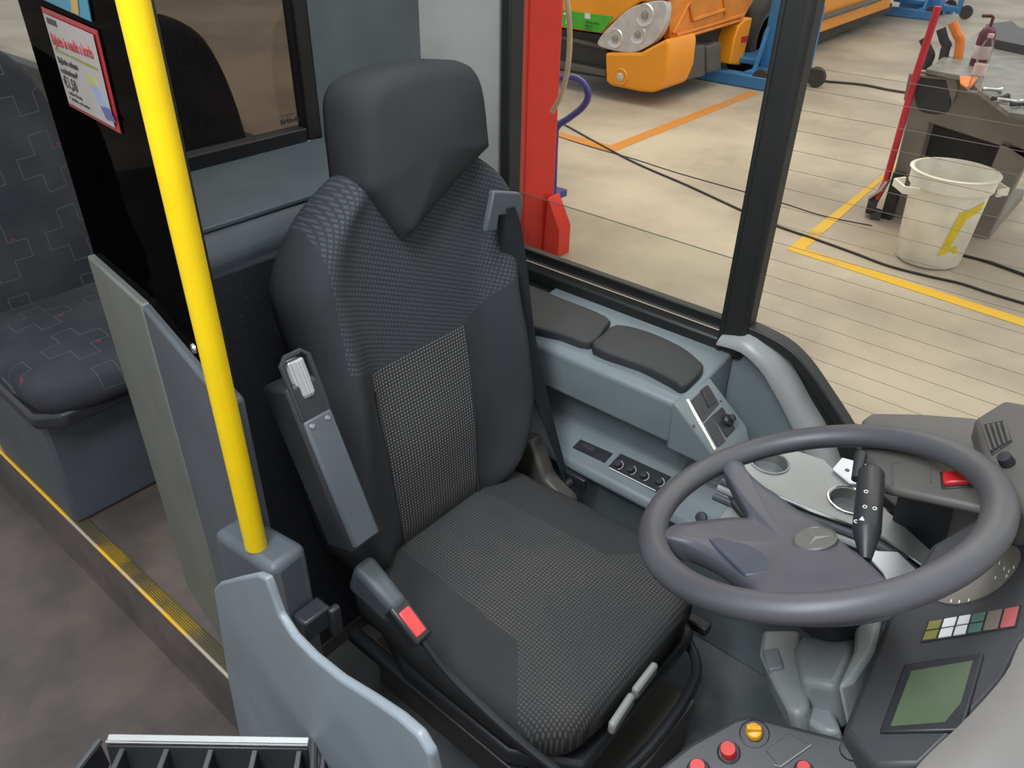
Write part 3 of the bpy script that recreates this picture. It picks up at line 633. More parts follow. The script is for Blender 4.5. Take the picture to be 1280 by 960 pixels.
# ================================================================== CUP HOLDER SHELF
CZ = .80
cs = thing('cup_holder_shelf', 'silver shelf with two round metal cup holders behind the steering wheel', 'shelf', (-.25,1.05,CZ))
from math import atan2
outl = [(907,590),(915,571),(940,557),(985,560),(1030,575),(1042,588),(1075,603),(1110,640),(1165,690),(1165,712),(1100,668),(1000,630)]
def ovalhole(mb_pts, holes, z, th): pass
# plate with true openings: build as bmesh with bridging by triangle fill
def holed_plate(outline, holes, th, z):
    bm = bmesh.new(); loops = []
    for lp in [outline]+holes:
        vs = [bm.verts.new((p.x, p.y, z)) for p in lp]; loops.append([bm.edges.new((vs[i], vs[(i+1) % len(vs)])) for i in range(len(vs))])
    bmesh.ops.triangle_fill(bm, use_beauty=True, use_dissolve=False, edges=[e for l in loops for e in l])
    r = bmesh.ops.extrude_face_region(bm, geom=bm.faces[:]); bmesh.ops.translate(bm, verts=[g for g in r['geom'] if isinstance(g, bmesh.types.BMVert)], vec=(0,0,-th))
    mb = MB(); bm.verts.ensure_lookup_table(); mb.add([v.co.copy() for v in bm.verts], [tuple(v.index for v in f.verts) for f in (bm.verts.index_update() or bm.faces)]); bm.free(); return mb
c1, c2 = pZ(962,578,CZ), pZ(1062,626,CZ); r1 = (pZ(985,583,CZ)-pZ(938,574,CZ)).length/2; r2 = r1*1.05
circ = lambda c, r: [V((c.x+r*math.cos(2*math.pi*k/32), c.y+r*math.sin(2*math.pi*k/32), 0)) for k in range(32)]
obj('shelf_plate', holed_plate([pZ(x,y,CZ) for x,y in outl], [circ(c1,r1), circ(c2,r2)], .004, CZ), M['silver'], cs)
for c, r in ((c1,r1),(c2,r2)):
    cp = obj('cup_holder', MB().rings([[V((c.x+q*math.cos(2*math.pi*k/36), c.y+q*math.sin(2*math.pi*k/36), CZ+h)) for k in range(36)] for q, h in ((r-.0005,.002),(r-.002,.001),(r-.003,-.03),(r-.006,-.036),(.001,-.037))], cap=False), M['cup'], cs, 50)
    obj('rim_ring', MB().tube([V((c.x+(r+.001)*math.cos(2*math.pi*k/36), c.y+(r+.001)*math.sin(2*math.pi*k/36), CZ+.002)) for k in range(36)], .0016, 6, closed=True), M['silver'] if c is c1 else M['chrome'], cp)
low = [(907,590),(1000,630),(1100,668),(1165,712)]
for k, (dy, mt) in enumerate(((.0,'chrome'),(.010,'grey_dk'),(.020,'silver'),(.032,'grey_dk'))):
    obj('edge_moulding', MB().tube(catmull([pZ(x,y,CZ)+V((0.0,-dy,-.004-dy*.9)) for x,y in low], 5, False), .0032 if mt == 'chrome' else .0062, 8), M[mt], cs)
obj('mounting_bracket', MB().prism([pZ(x,y,CZ+.004) for x,y in ((1040,588),(1052,574),(1082,582),(1084,608),(1062,606))], (0,0,.004)), M['white_lens'], cs, bevel=.001)
obj('screw', MB().lathe([(0,0),(.004,0),(.003,.002),(0,.002)], pZ(1059,588,CZ+.008)), M['rim'], cs)
obj('foil_patch', MB().prism([pZ(x,y,CZ-.006) for x,y in ((1080,688),(1122,690),(1148,715),(1135,735),(1113,732),(1104,715))], (0,0,-.003)), M['white_lens'], cs)
obj('shelf_base', MB().prism([pZ(x,y,CZ-.02) for x,y in ((916,586),(950,568),(1075,604),(1120,650),(1140,690),(1110,680),(1000,638))], (0,0,-.07)), M['shroud_dk'], cs, bevel=.006)

# ================================================================== DASHBOARD
db = thing('dashboard', 'dark dashboard with round speedometer, warning lamp strip and green display', 'dashboard', (.05,.8,.6))
DN = V((-.5,-.25,.83)).normalized(); DP = V((0,.75,.95))
pan = [(1110,772),(1166,680),(1300,600),(1330,760),(1280,800),(1255,850),(1205,905),(1150,958),(1095,958),(1055,912)]
pts = [pix(x,y,DP,DN) for x,y in pan]
obj('instrument_panel', MB().rings([[p+DN*0 for p in pts], [p+V((.02,0,-.25)) for p in pts]]), M['dash'], db, bevel=.006)
# surround that sweeps forward from the panel edge
edge = [(1330,770),(1285,802),(1262,848),(1215,902),(1160,955),(1125,1000)]
ee = catmull([pix(x,y,DP,DN) for x,y in edge], 5, False)
rr = []
for p in ee:
    rr.append([p+V((-.002,0,-.02)), p+DN*.004+V((-.003,0,0)), p+V((.010,-.004,.014)), p+V((.035,-.012,.020)), p+V((.10,-.04,.010)), p+V((.22,-.09,-.03)), p+V((.22,-.05,-.2)), p+V((.02,0,-.2))])
obj('panel_surround', MB().rings(rr), M['dash_rim'], db, 60, label='pale grey curved surround of the instrument panel')
sc_ = pix(1215,722,DP,DN)
a_ = (pix(1275,700,DP,DN)-sc_); u1 = V((0,1,0)); u1 = (u1-DN*u1.dot(DN)).normalized(); u2 = DN.cross(u1)
sp0 = [pix(x,y,DP,DN) for x,y in [(1172,752),(1200,756),(1240,742),(1268,715),(1276,692),(1262,682),(1235,690),(1190,715),(1165,740)]]
spd = obj('speedometer', MB().prism(catmull([p+DN*.002 for p in sp0], 4), -DN*.004), M['dial'], db, bevel=0, label='round grey speedometer behind the wheel rim')
for (x, y) in ((1250,706),(1256,713),(1262,716),(1259,722),(1245,724),(1249,701),(1268,711),(1212,752),(1200,754),(1190,753)):
    c = pix(x,y,DP,DN)+DN*.0025; obj('dial_mark', MB().prism([c+u1*.0022+u2*.0006, c+u1*.0022-u2*.0006, c-u1*.0022-u2*.0006, c-u1*.0022+u2*.0006], DN*.0003), M['white'], spd)
# warning lamps: 6 x 2
qa, qb, qc, qd = V((1161,778,0)), V((1276,758.5,0)), V((1270,784,0)), V((1152,803,0))
def bil(u, v): p = (qa*(1-u)+qb*u)*(1-v)+(qd*(1-u)+qc*u)*v; return (p.x, p.y)
us = [0,.165,.325,.475,.64,.82,1]
quad('lamp_strip', [bil(-.01,-.04),bil(1.01,-.04),bil(1.01,1.04),bil(-.01,1.04)], DP, DN, .0012, .003, M['black'], db, 0, label='strip of coloured warning lamps')
ls = bpy.context.scene.collection.objects[-1] if False else None
lstrip = [o for o in COL.objects if o.name.startswith('lamp_strip')][0]
for i, mt in enumerate(('lamp_olive','white_lens','white_lens','lamp_green')):
    for j in range(2):
        u0, u1_ = us[i]+.015, us[i+1]-.01; v0, v1 = (.03,.46) if j == 0 else (.54,.97)
        quad('lamp_lens', [bil(u0,v0),bil(u1_,v0),bil(u1_,v1),bil(u0,v1)], DP, DN, .0028, .003, M[mt], lstrip, .0004)
for i, mt in ((4,'lamp_brown'),(5,'lamp_red')):
    u0, u1_ = us[i]+.015, us[i+1]-.01
    quad('lamp_lens', [bil(u0,.03),bil(u1_,.03),bil(u1_,.97),bil(u0,.97)], DP, DN, .0028, .003, M[mt], lstrip, .0004)
fr_ = quad('display_frame', [(1131,833),(1231,818),(1205,916),(1100,918)], DP, DN, .004, .006, M['black'], db, .002)
quad('display', [(1141,842),(1218,829),(1203,882),(1183,906),(1115,911)], DP, DN, .0046, .002, M['lcd'], fr_, 0, label='unlit green display')
# upper left compartment and vent hood
CN = V((-.35,-.25,.9)).normalized(); CP = pix(1106,610,V((-.12,.9,.975)),V((0,0,1)))
cb = [(1072,545),(1078,524),(1090,515),(1150,516),(1222,521),(1240,560),(1240,638),(1106,610),(1098,600)]
pts = [pix(x,y,CP,CN) for x,y in cb]
cmp_ = obj('compartment', MB().rings([pts, [p+V((.002,.002,-.014)) for p in pts]]), M['dash_top'], db, bevel=.006, bseg=3, label='grey brown topped compartment left of the instruments')
low_ = [pix(x,y,CP,CN)+V((0,-.003,-.006)) for x,y in [(1098,604),(1240,642)]]
low_ = [p+V((.0,.165,-.035)) for p in low_]
obj('compartment_side', MB().prism([low_[0], low_[1], low_[1]+V((.10,.0,-.30)), low_[0]+V((.03,.0,-.30))], (.01,.04,0)), plain('navy_black_plastic', (.020,.026,.036), .45), db, bevel=.003)
quad('hazard_button', [(1178,594),(1213,591),(1216,606),(1180,609)], CP, CN, .008, .010, M['red'], cmp_, .003, label='red hazard button')
quad('button_bezel', [(1175,591),(1216,588),(1219,609),(1177,612)], CP, CN, .002, .004, M['black'], cmp_, .001)
obj('lid_line', MB().tube([pix(x,y,CP,CN)+CN*.001 for x,y in ((1127,579),(1115,579),(1116,606))], .0009, 6), M['battery'], cmp_)
obj('lid_line', MB().tube([pix(x,y,CP,CN)+CN*.001 for x,y in ((1163,583),(1163,604))], .0009, 6), M['battery'], cmp_)
HP = CP + V((.06,.05,.055)); HN = V((-.55,-.35,.76)).normalized()
hd = [(1218,523),(1256,499),(1330,512),(1345,640),(1275,650),(1240,600)]
pts = [pix(x,y,HP,HN) for x,y in hd]
hood = obj('vent_hood', MB().rings([pts, [p+V((.03,.01,-.25)) for p in pts]]), M['dash_top'], db, bevel=.006, bseg=3)
quad('vent_frame', [(1228,532),(1255,526),(1266,552),(1240,570)], HP, HN, .002, .004, M['black'], hood, .001)
for k in range(5):
    t_ = k/4; a = (1230+t_*26, 535-t_*5); b = (1241+t_*22, 566-t_*12)
    obj('vent_slat', MB().tube([pix(a[0],a[1],HP,HN)+HN*.004, pix(b[0],b[1],HP,HN)+HN*.004], .0018, 6), M['rim'], hood)
obj('vent_wheel', MB().lathe([(0,0),(.009,0),(.008,.012),(0,.013)], pix(1260,579,HP,HN)+HN*.001, HN), M['black'], hood)

obj('footwell_panel', MB().prism([(-.10,.50,.20),(-.06,.50,.72),(-.06,1.17,.74),(-.10,1.17,.20)], (.03,0,0)), M['shroud_dk'], db, bevel=.004)
obj('footwell_shelf', MB().prism([(-.36,1.10,.735),(-.06,1.0,.735),(-.06,1.17,.735),(-.36,1.17,.735)], (0,0,-.12)), M['shroud_dk'], db, bevel=.004)
# button panel at the right of the driver (bottom of frame)
BN = V((-.15,-.25,.95)).normalized(); BP = V((-.06,.6,.86))
bp_ = thing('button_panel', 'black control panel with red push buttons and a yellow knob below the display', 'control panel', BP-BN*.05)
ol_ = [(790,985),(862,928),(918,897),(935,893),(960,898),(1095,932),(1125,940),(1110,985),(1060,1010)]
obj('panel_body', MB().rings([[pix(x,y,BP,BN) for x,y in ol_], [pix(x,y,BP,BN)-BN*.03 for x,y in ol_]]), M['dash'], bp_, bevel=.006, bseg=3)
pb = (pix(1000,930,BP,BN)-BN*.03)
obj('panel_stem', MB().prism([pix(x,y,BP,BN)-BN*.03 for x,y in ((900,940),(1000,925),(1070,945),(1040,1000),(880,1000))], (.03,.02,-.55)), M['dash'], bp_, bevel=.004)
def button(x, y, r, h, mat, lab, nm='push_button'):
    c = pix(x,y,BP,BN); obj('button_ring', MB().tube([c+(BN.orthogonal().normalized()*math.cos(q)+BN.cross(BN.orthogonal().normalized())*math.sin(q))*r*1.35 for q in (2*math.pi*k/28 for k in range(28))], .0013, 6, closed=True), M['black'], bp_)
    return obj(nm, MB().lathe([(0,0),(r,0),(r,h*.8),(r*.9,h),(0,h)], c, BN, 28), mat, bp_, label=lab)
button(911,941,.0088,.011,M['red'],'red push button beside the yellow knob')
button(873,963,.0088,.011,M['red'],'red push button at the lower left of the panel')
button(1005,963,.0070,.009,M['red'],'red push button at the lower edge of the panel')
c = pix(943,917,BP,BN)
kb = MB().lathe([(0,0),(.009,0),(.0095,.004),(.0085,.009),(0,.011)], c, BN, 20).box(c+BN*.011, (.016,.006,.008), Matrix.Rotation(.6,3,'Z'))
obj('rotary_knob', kb, M['knob_y'], bp_, bevel=.0012, label='worn yellow rotary knob')
c = pix(943,917,BP,BN); obj('button_ring', MB().tube([c+(V((1,0,.15))*math.cos(q)+V((0,1,.25))*math.sin(q))*.0155 for q in (2*math.pi*k/28 for k in range(28))], .0009, 6, closed=True), M['black'], bp_)
quad('blank_plate', [(957,938),(986,917),(1014,932),(975,960)], BP, BN, .0012, .003, M['dash'], bp_, .0006)
obj('plate_line', MB().tube([pix(x,y,BP,BN)+BN*.0015 for x,y in ((1014,932),(976,959),(968,957))], .0007, 5), M['silver'], bp_)
obj('blind_cap', MB().lathe([(0,0),(.012,0),(.011,.0025),(0,.003)], pix(1064,938,BP,BN), BN), M['black'], bp_)

# ================================================================== HANDRAIL, DOOR, TRAY, POSTERS
o = obj('handrail', MB().tube([(-.762,.377,.862),(-.762,.377,1.2),(-.762,.377,2.3)], .0150, 28), M['yellow']); tag(o, 'bright yellow vertical handrail standing on the block beside the driver seat', 'handrail')
dn = V((-.17,-.985,0)).normalized(); dp = V((-.67,.262,0))
dr = thing('cab_door', 'grey half-height cab door with a swooping top edge at the bottom of the photo', 'door', (-.5,.28,.2))
dpx = [(300,925),(284,845),(268,745),(267,736),(273,729),(300,722),(320,718),(331,723),(338,742),(348,770),(364,795),(388,820),(422,848),(460,872),(495,896),(520,918),(536,945),(546,990),(550,1060)]
dd = [pix(x,y,dp,dn) for x,y in dpx]; b0, b1 = dd[0], dd[-1]
dd = dd + [V((b1.x,b1.y,.15)), V((b0.x-.03,b0.y-.005,.15))]
obj('door_leaf', MB().prism(dd, -dn*.008), M['door'], dr, bevel=.003, bseg=3)
obj('door_catch', MB().box((-.69,.40,.745),(.03,.045,.04)).box((-.672,.425,.735),(.012,.018,.055)), M['black'], dr, bevel=.004)
tr = thing('ticket_tray', 'black slotted tray with a bare aluminium top bar, at the bottom edge', 'tray', (-.49,.155,.94))
ta, tb = pZ(133,926,.95), pZ(385,930,.95); td = (tb-ta).normalized(); tf = V((td.y,-td.x,0)); tf = tf if tf.dot(V((0,0,0))-ta) > 0 else -tf
bb = MB().prism([ta+tf*0, tb+tf*0, tb-tf*.006+V((0,0,.002)), ta-tf*.006+V((0,0,.002))], (0,0,-.004))
obj('top_bar', bb, M['silver'], tr, bevel=.0008, label='scuffed aluminium bar')
obj('bar_lip', MB().tube([ta+tf*.001, tb+tf*.001], .0012, 6), M['chrome'], tr)
obj('back_panel', MB().prism([ta-V((0,0,.004)), tb-V((0,0,.004)), tb-V((0,0,.035))+tf*.006, ta-V((0,0,.035))+tf*.006], tf*.003), M['black'], tr, bevel=.001)
L_ = (tb-ta).length
bm_ = (ta+tb)/2; dq_ = pix(300,955,dp,dn)
obj('mounting_bracket', MB().tube([bm_+tf*.01+V((0,0,-.03)), bm_+tf*.005+V((0,0,-.20)), V((bm_.x, dp.y+.035, .60))], .008, 10), M['black'], tr)
for k, (a, b) in enumerate(((-.012,-.045),(L_+.012,L_+.028))):
    p = ta+td*a; q = ta+td*b+tf*.12+V((0,0,-.01))
    obj('side_frame', MB().prism([p, q, q+V((0,0,-.05)), p+V((0,0,-.04))], td*.006), M['black'], tr, bevel=.0015)
    obj('side_rib', MB().tube([p+td*(.006 if k == 0 else -.006)+V((0,0,.001)), q+V((0,0,.001))], .0035, 8), M['black_soft'], tr)
for k in range(5):
    p = ta+td*(.012+k*(L_-.024)/4*1.0)-V((0,0,.006)); q = ta+td*(.004+k*(L_-.008)/4)+tf*.115-V((0,0,.02))
    obj('divider', MB().prism([p, q, q-V((0,0,.040)), p-V((0,0,.030))], td*.006), M['black'], tr, bevel=.001)
obj('front_panel', MB().prism([ta+td*-.04+tf*.12-V((0,0,.01)), tb+td*.03+tf*.12-V((0,0,.01)), tb+td*.03+tf*.12-V((0,0,.06)), ta+td*-.04+tf*.12-V((0,0,.06))], tf*.004), M['black'], tr, bevel=.001)
pn = (nAB, A+nAB*.001)
def wq(px, lift=0): return [pix(x,y,A-nAB*.012+nAB*lift,nAB) for x,y in px]
pw = wq([(52,8),(122,38),(152,167),(88,132)], .0015)
ps = obj('ticket_poster', MB().prism(pw, nAB*.001), M['posterred']); tag(ps, 'small red-bordered white ticket price poster stuck on the dark glass', 'poster')
# poster's own axes: X along the panel towards the front, Y up
pX_ = -dAB; pY_ = V((0,0,1)); q00 = pw[3]; wid = (pw[2]-pw[3]).dot(pX_); hei = pw[0].z-pw[3].z
def pq(u, v, l=.003): return (pw[3]*(1-u)+pw[2]*u)*(1-v) + (pw[0]*(1-u)+pw[1]*u)*v + nAB*l
obj('sheet', MB().prism([pq(.05,.05),pq(.95,.05),pq(.95,.95),pq(.05,.95)], nAB*.0004), M['posterwhite'], ps)
px_d = (pw[2]-pw[3]).normalized(); py_d = (pw[0]-pw[3]).normalized()
Hh = (pw[0]-pw[3]).length; Ww = (pw[2]-pw[3]).length
obj('logo_block', MB().prism([pq(.10,.865,.0035),pq(.30,.865,.0035),pq(.30,.925,.0035),pq(.10,.925,.0035)], nAB*.0003), M['ink'], ps)
text('heading', 'Biglietto in vendita a bordo', Hh*.155, pq(.09,.66,.0036), px_d, py_d, M['ink_red'], ps, bold=.0004, fit=Ww*.82)
obj('rule', MB().prism([pq(.10,.60,.0035),pq(.90,.60,.0035),pq(.90,.625,.0035),pq(.10,.625,.0035)], nAB*.0003), M['ink_olive'], ps)
text('line', 'Biglietto urbano', Hh*.085, pq(.10,.48,.0036), px_d, py_d, M['ink'], ps, bold=.0003, fit=Ww*.42)
text('line', 'e suburbano*', Hh*.085, pq(.10,.38,.0036), px_d, py_d, M['ink'], ps, bold=.0003, fit=Ww*.36)
text('price', '€1,50', Hh*.16, pq(.10,.235,.0036), px_d, py_d, M['ink'], ps, bold=.0005, fit=Ww*.28)
text('line', '- valido 90 min', Hh*.05, pq(.12,.165,.0036), px_d, py_d, M['ink'], ps, fit=Ww*.30)
text('line', '* validita sul retro', Hh*.05, pq(.12,.105,.0036), px_d, py_d, M['ink'], ps, fit=Ww*.42)
for nm, mt, (v0, v1) in (('card_top','card_green',(.40,.50)),('card_middle','card_pale',(.22,.40)),('card_bottom','card_blue',(.10,.22))):
    f = lambda v: .62+(.50-v)*.55
    obj('ticket_print', MB().prism([pq(f(v0),v0,.0036),pq(f(v0)+.16,v0+.02,.0036),pq(f(v1)+.16,v1+.02,.0036),pq(f(v1),v1,.0036)], nAB*.0003), M[mt], ps)
nw = wq([(48,-12),(108,-12),(115,27),(56,0)], .0015)
nt = obj('notice', MB().prism(nw, nAB*.001), M['teal']); tag(nt, 'teal notice with an ochre stripe on the dark glass above the poster', 'notice')
obj('stripe', MB().prism(wq([(87,-12),(96,-12),(99,19),(90,15)], .003), nAB*.0004), M['notice_y'], nt)

# ================================================================== PASSENGER SEATS
def pseat(y0, label):
    t = thing('passenger_seat', label, 'seat', (-2.12, y0, .24), 'pair of patterned passenger seats behind the cab')
    t.rotation_euler = (0,0,math.radians(-90))
    mb = MB(); c_ = catmull([(-.20,-.03),(-.215,.15),(-.21,.36),(-.17,.45),(0,.475),(.17,.45),(.21,.36),(.215,.15),(.20,-.03)], 4)
    pillow(mb, [(p.x,p.y) for p in c_], (0,0,.36), (1,0,0), (0,1,0), (0,0,1), .085, .035, .012, cen=(0,.2))
    obj('seat_cushion', mb, M['moquette'], t, 70, local=True)
    mb = MB(); c_ = catmull([(-.20,0),(-.215,.25),(-.205,.45),(-.16,.60),(-.08,.665),(0,.68),(.08,.665),(.16,.60),(.205,.45),(.215,.25),(.20,0)], 4)
    pillow(mb, [(p.x,p.y) for p in c_], (0,-.07,0), (1,0,0), (0,0,1), (0,1,0), .085, .032, .012, cen=(0,.33))
    obj('seat_back', mb, M['moquette'], t, 70, local=True, at=(0,0,.40), rx=math.radians(9))
    mb = MB(); c_ = [(p[0]*1.06, p[1]*1.03) for p in [(q.x,q.y) for q in c_]]
    pillow(mb, c_, (0,-.105,-.02), (1,0,0), (0,0,1), (0,1,0), .045, .02, .0, cen=(0,.33))
    obj('back_shell', mb, M['black'], t, 70, local=True, at=(0,0,.40), rx=math.radians(9))
    obj('seat_shell', MB().prism([(-.21,-.06,.33),(-.22,.40,.33),(-.17,.45,.335),(.17,.45,.335),(.22,.40,.33),(.21,-.06,.33)], (0,0,.04)), M['black'], t, local=True, bevel=.01)
    obj('pedestal', MB().prism([(-.17,.36,0),(.20,.36,0),(.20,-.10,0),(-.17,-.10,0)], (0,0,.335)), M['grey_dk'], t, local=True, bevel=.015)
    return t
pseat(.62, 'patterned passenger seat by the aisle at the left edge of the photo')
pseat(1.12, 'patterned passenger seat by the window, seen through the tinted partition')

# ================================================================== WORKSHOP
# red column lift beside the window
rc = thing('red_lift_column', 'tall bright red steel column of a lift outside the side window', 'column', (-2.75,3.6,G))
obj('column_shaft', MB().prism([(-2.875,3.50,G),(-2.79,3.47,G),(-2.70,3.65,G),(-2.875,3.70,G)], (0,0,4.2)), M['redpost'], rc, bevel=.01)
obj('column_foot', MB().prism([(-2.72,3.58,G),(-2.60,3.58,G),(-2.60,3.58,G+.18),(-2.70,3.58,G+.36)], (0,.12,0)), M['redpost'], rc, bevel=.006)
hs_ = [pY(x,y,3.44) for x,y in ((704,-30),(711,20),(712,60),(708,95),(700,122),(690,140))]
o = obj('hose', MB().tube(catmull(hs_, 6, False), .014, 10), M['hose']); tag(o, 'beige hose hanging down beside the red column', 'hose')
hp = [pY(x,y,4.2) for x,y in ((696,98),(716,97),(730,105),(735,120),(728,134),(712,147),(697,158),(694,175),(692,240))]
ht = thing('hand_trolley', 'violet blue bent tube handle of a trolley right beside the red column', 'trolley', (hp[-1].x,4.2,G))
obj('handle', MB().tube(catmull(hp, 6, False) + [V((hp[-1].x,4.2,G))], .022, 12), M['purple'], ht)
obj('frame', MB().box((hp[-1].x-.12,4.25,G+.10),(.30,.14,.05)), M['purple'], ht, bevel=.005)

# orange truck: front faces the bus, its side runs away from it
tk = thing('truck', 'orange truck with green band and large headlamp, front towards the bus', 'truck', (-5.2,8.0,G))
TX, TY = -4.10, 7.15
def tY(x, y, d=TY): return pY(x, y, d)
cabb = MB().prism([(TX-.02,TY+.12,.62),(TX-2.3,TY+.12,.62),(TX-2.3,TY+.12,2.6),(TX-.02,TY+.12,2.6)], (0,1.7,0))
obj('cab', cabb, M['truck'], tk, bevel=.08, bseg=4)
obj('front_panel', MB().prism([tY(x,y) for x,y in ((640,-60),(860,-60),(835,0),(800,2),(762,30),(752,42),(640,26))], (0,.14,0)), M['truck'], tk, bevel=.02, bseg=3)
gb = obj('green_band', MB().prism([tY(x,y,TY-.012) for x,y in ((640,4),(700,12),(766,21),(757,34),(750,41),(700,32),(640,24))], (0,.03,0)), M['green'], tk, bevel=.002, label='green band with white lettering')
X_ = (1,0,0); lo = tY(700,27,TY-.014)
text('lettering', '4 T', .14, tY(694,27,TY-.014), X_, (0,0,1), M['white'], gb, bold=.006)
text('small_print', 'TRASPORTO\nRIFIUTI\nCITTA', .032, tY(731,29,TY-.014), X_, (0,0,1), M['ink'], gb)
obj('symbol', MB().prism([tY(x,y,TY-.014) for x,y in ((731,16),(738,17),(738,24),(731,23))], (0,-.002,0)), M['white'], gb)
hl = obj('headlamp', MB().prism(catmull([tY(x,y,TY-.02) for x,y in ((747,56),(752,44),(765,30),(785,12),(805,4),(828,1),(833,10),(830,32),(820,50),(806,60),(790,66),(765,63))], 4), (0,.10,0)), M['lens'], tk, bevel=.012, bseg=3, label='silver headlamp with three round lamps')
for x, y, r in ((769,48,.075),(797,43,.075),(806,19,.085)):
    c = tY(x,y,TY-.022)
    l = obj('lamp_bowl', MB().lathe([(r*1.25,0),(r*1.15,.012),(r*.9,.004),(r*.5,-.01),(0,-.012)], c, (0,-1,0), 28), M['lens'], hl)
    obj('bulb_lens', MB().lathe([(r*.5,-.002),(r*.42,.014),(0,.018)], c, (0,-1,0), 20), plain('lamp_glass', (.35,.33,.30), .15, .5), l)
obj('bumper_corner', MB().prism([tY(x,y,TY-.05) for x,y in ((756,66),(775,66),(800,66),(820,55),(834,48),(836,58),(833,90),(824,112),(815,116),(800,115),(765,108),(757,103))], (0,.55,0)), M['truck'], tk, bevel=.03, bseg=4)
c = tY(776,96,TY-.052); fl = obj('fog_lamp', MB().lathe([(.085,0),(.075,.012),(.05,.004),(0,.004)], c, (0,-1,0), 24), M['truck'], tk)
obj('fog_lens', MB().lathe([(.045,0),(.042,.014),(0,.02)], c, (0,-1,0), 20), M['chrome'], fl)
obj('radiator_bay', MB().prism([tY(x,y,TY+.12) for x,y in ((620,24),(752,44),(760,66),(758,98),(620,75))], (0,.4,0)), M['under'], tk)
obj('cross_member', MB().prism([tY(x,y,TY-.0) for x,y in ((690,75),(757,88),(757,96),(690,84))], (0,.08,0)), M['battery'], tk, bevel=.01)
obj('grille_bar', MB().prism([tY(x,y,TY+.05) for x,y in ((700,44),(757,57),(757,63),(700,49))], (0,.08,0)), M['battery'], tk, bevel=.01)
obj('chassis', MB().box((TX-.9,TY+4.5,.20),(1.5,8.6,.35)), M['under'], tk)
def tX(x, y, d=TX): return pX(x, y, d)
sp1 = [tX(x,y,TX) for x,y in ((836,-40),(955,-40),(948,-10),(930,22),(900,33),(845,52),(838,50))]
side_ = obj('side_panel', MB().prism(sp1, (-.08,0,0)), M['truck_dk'], tk, bevel=.01, label='weathered orange side panel with pressed ribs')
for a, b in (((841,50),(925,25)),((841,42),(860,5)),((862,3),(866,25)),((866,25),(905,12)),((905,-5),(907,18)),((845,44),(928,19))):
    obj('panel_rib', MB().tube([tX(*a,TX+.01), tX(*b,TX+.01)], .02, 6), M['truck_dk'], side_)
for (x0, x1, yb, yt) in ((836,882,106,58),(884,902,92,56)):
    pts = [tX(x0,yt+2,TX+.03), tX(x1,yt-2 if x1<890 else yt-4,TX+.03), tX(x1,yb-11 if x1 < 890 else yb-4,TX+.03), tX(x0,yb,TX+.03)]
    bt = obj('battery_box', MB().prism(pts, (-.45,0,0)), M['battery'], tk, bevel=.02, label='grey battery box on the truck side')
obj('battery_cable', MB().tube(catmull([tX(862,60,TX-.02), tX(868,54,TX-.1), tX(880,57,TX-.1), tX(890,52,TX-.05), tX(896,58,TX-.02)], 5, False), .02, 8), M['under'], tk)
fd = [tX(x,y,TX+.04) for x,y in ((912,80),(918,50),(924,32),(932,24),(941,22),(936,45),(930,70),(926,82))]
fen = obj('fender', MB().prism(fd, (-.3,0,0)), M['truck'], tk, bevel=.015)
obj('side_marker', MB().prism([tX(x,y,TX+.05) for x,y in ((928,46),(935,45),(934,52),(927,53))], (-.01,0,0)), M['red'], fen)
wc = tX(958,48,TX-.02)
def wheel(parent, c, r, wdt):
    t_ = obj('tyre', MB().lathe([(r*.60,0),(r*.72,.03),(r*.95,.02),(r,-.03),(r,-wdt+.03),(r*.95,-wdt),(r*.6,-wdt)], c, (1,0,0), 40), M['tyre'], parent)
    obj('wheel_rim', MB().lathe([(r*.62,.0),(r*.58,.01),(r*.52,-.09),(r*.30,-.10),(r*.28,.02),(r*.24,.05),(0,.055)], c, (1,0,0), 36), M['rim'], t_)
    for k in range(8):
        a = 2*math.pi*k/8; obj('wheel_nut', MB().lathe([(0,0),(.018,0),(.016,.03),(0,.035)], c+V((-.09,math.cos(a)*r*.40,math.sin(a)*r*.40)), (1,0,0), 8), M['rim'], t_)
wheel(tk, wc, .47, .30)
# truck body behind the wheel
y1 = pX(985,60,TX).y
obj('body_skirt', MB().prism([tX(1012,46,TX), tX(1112,10,TX), tX(1125,-60,TX), tX(1005,-60,TX)], (-.6,0,0)), M['truck'], tk, bevel=.02, label='orange body skirt behind the pillar')
obj('under_rail', MB().prism([tX(1010,58,TX-.1), tX(1115,14,TX-.1), tX(1115,4,TX-.1), tX(1010,40,TX-.1)], (-.6,0,0)), M['under'], tk)
obj('skirt_rail', MB().tube([tX(1010,28,TX+.03), tX(1100,-2,TX+.03)], .04, 8), M['rim'], tk)

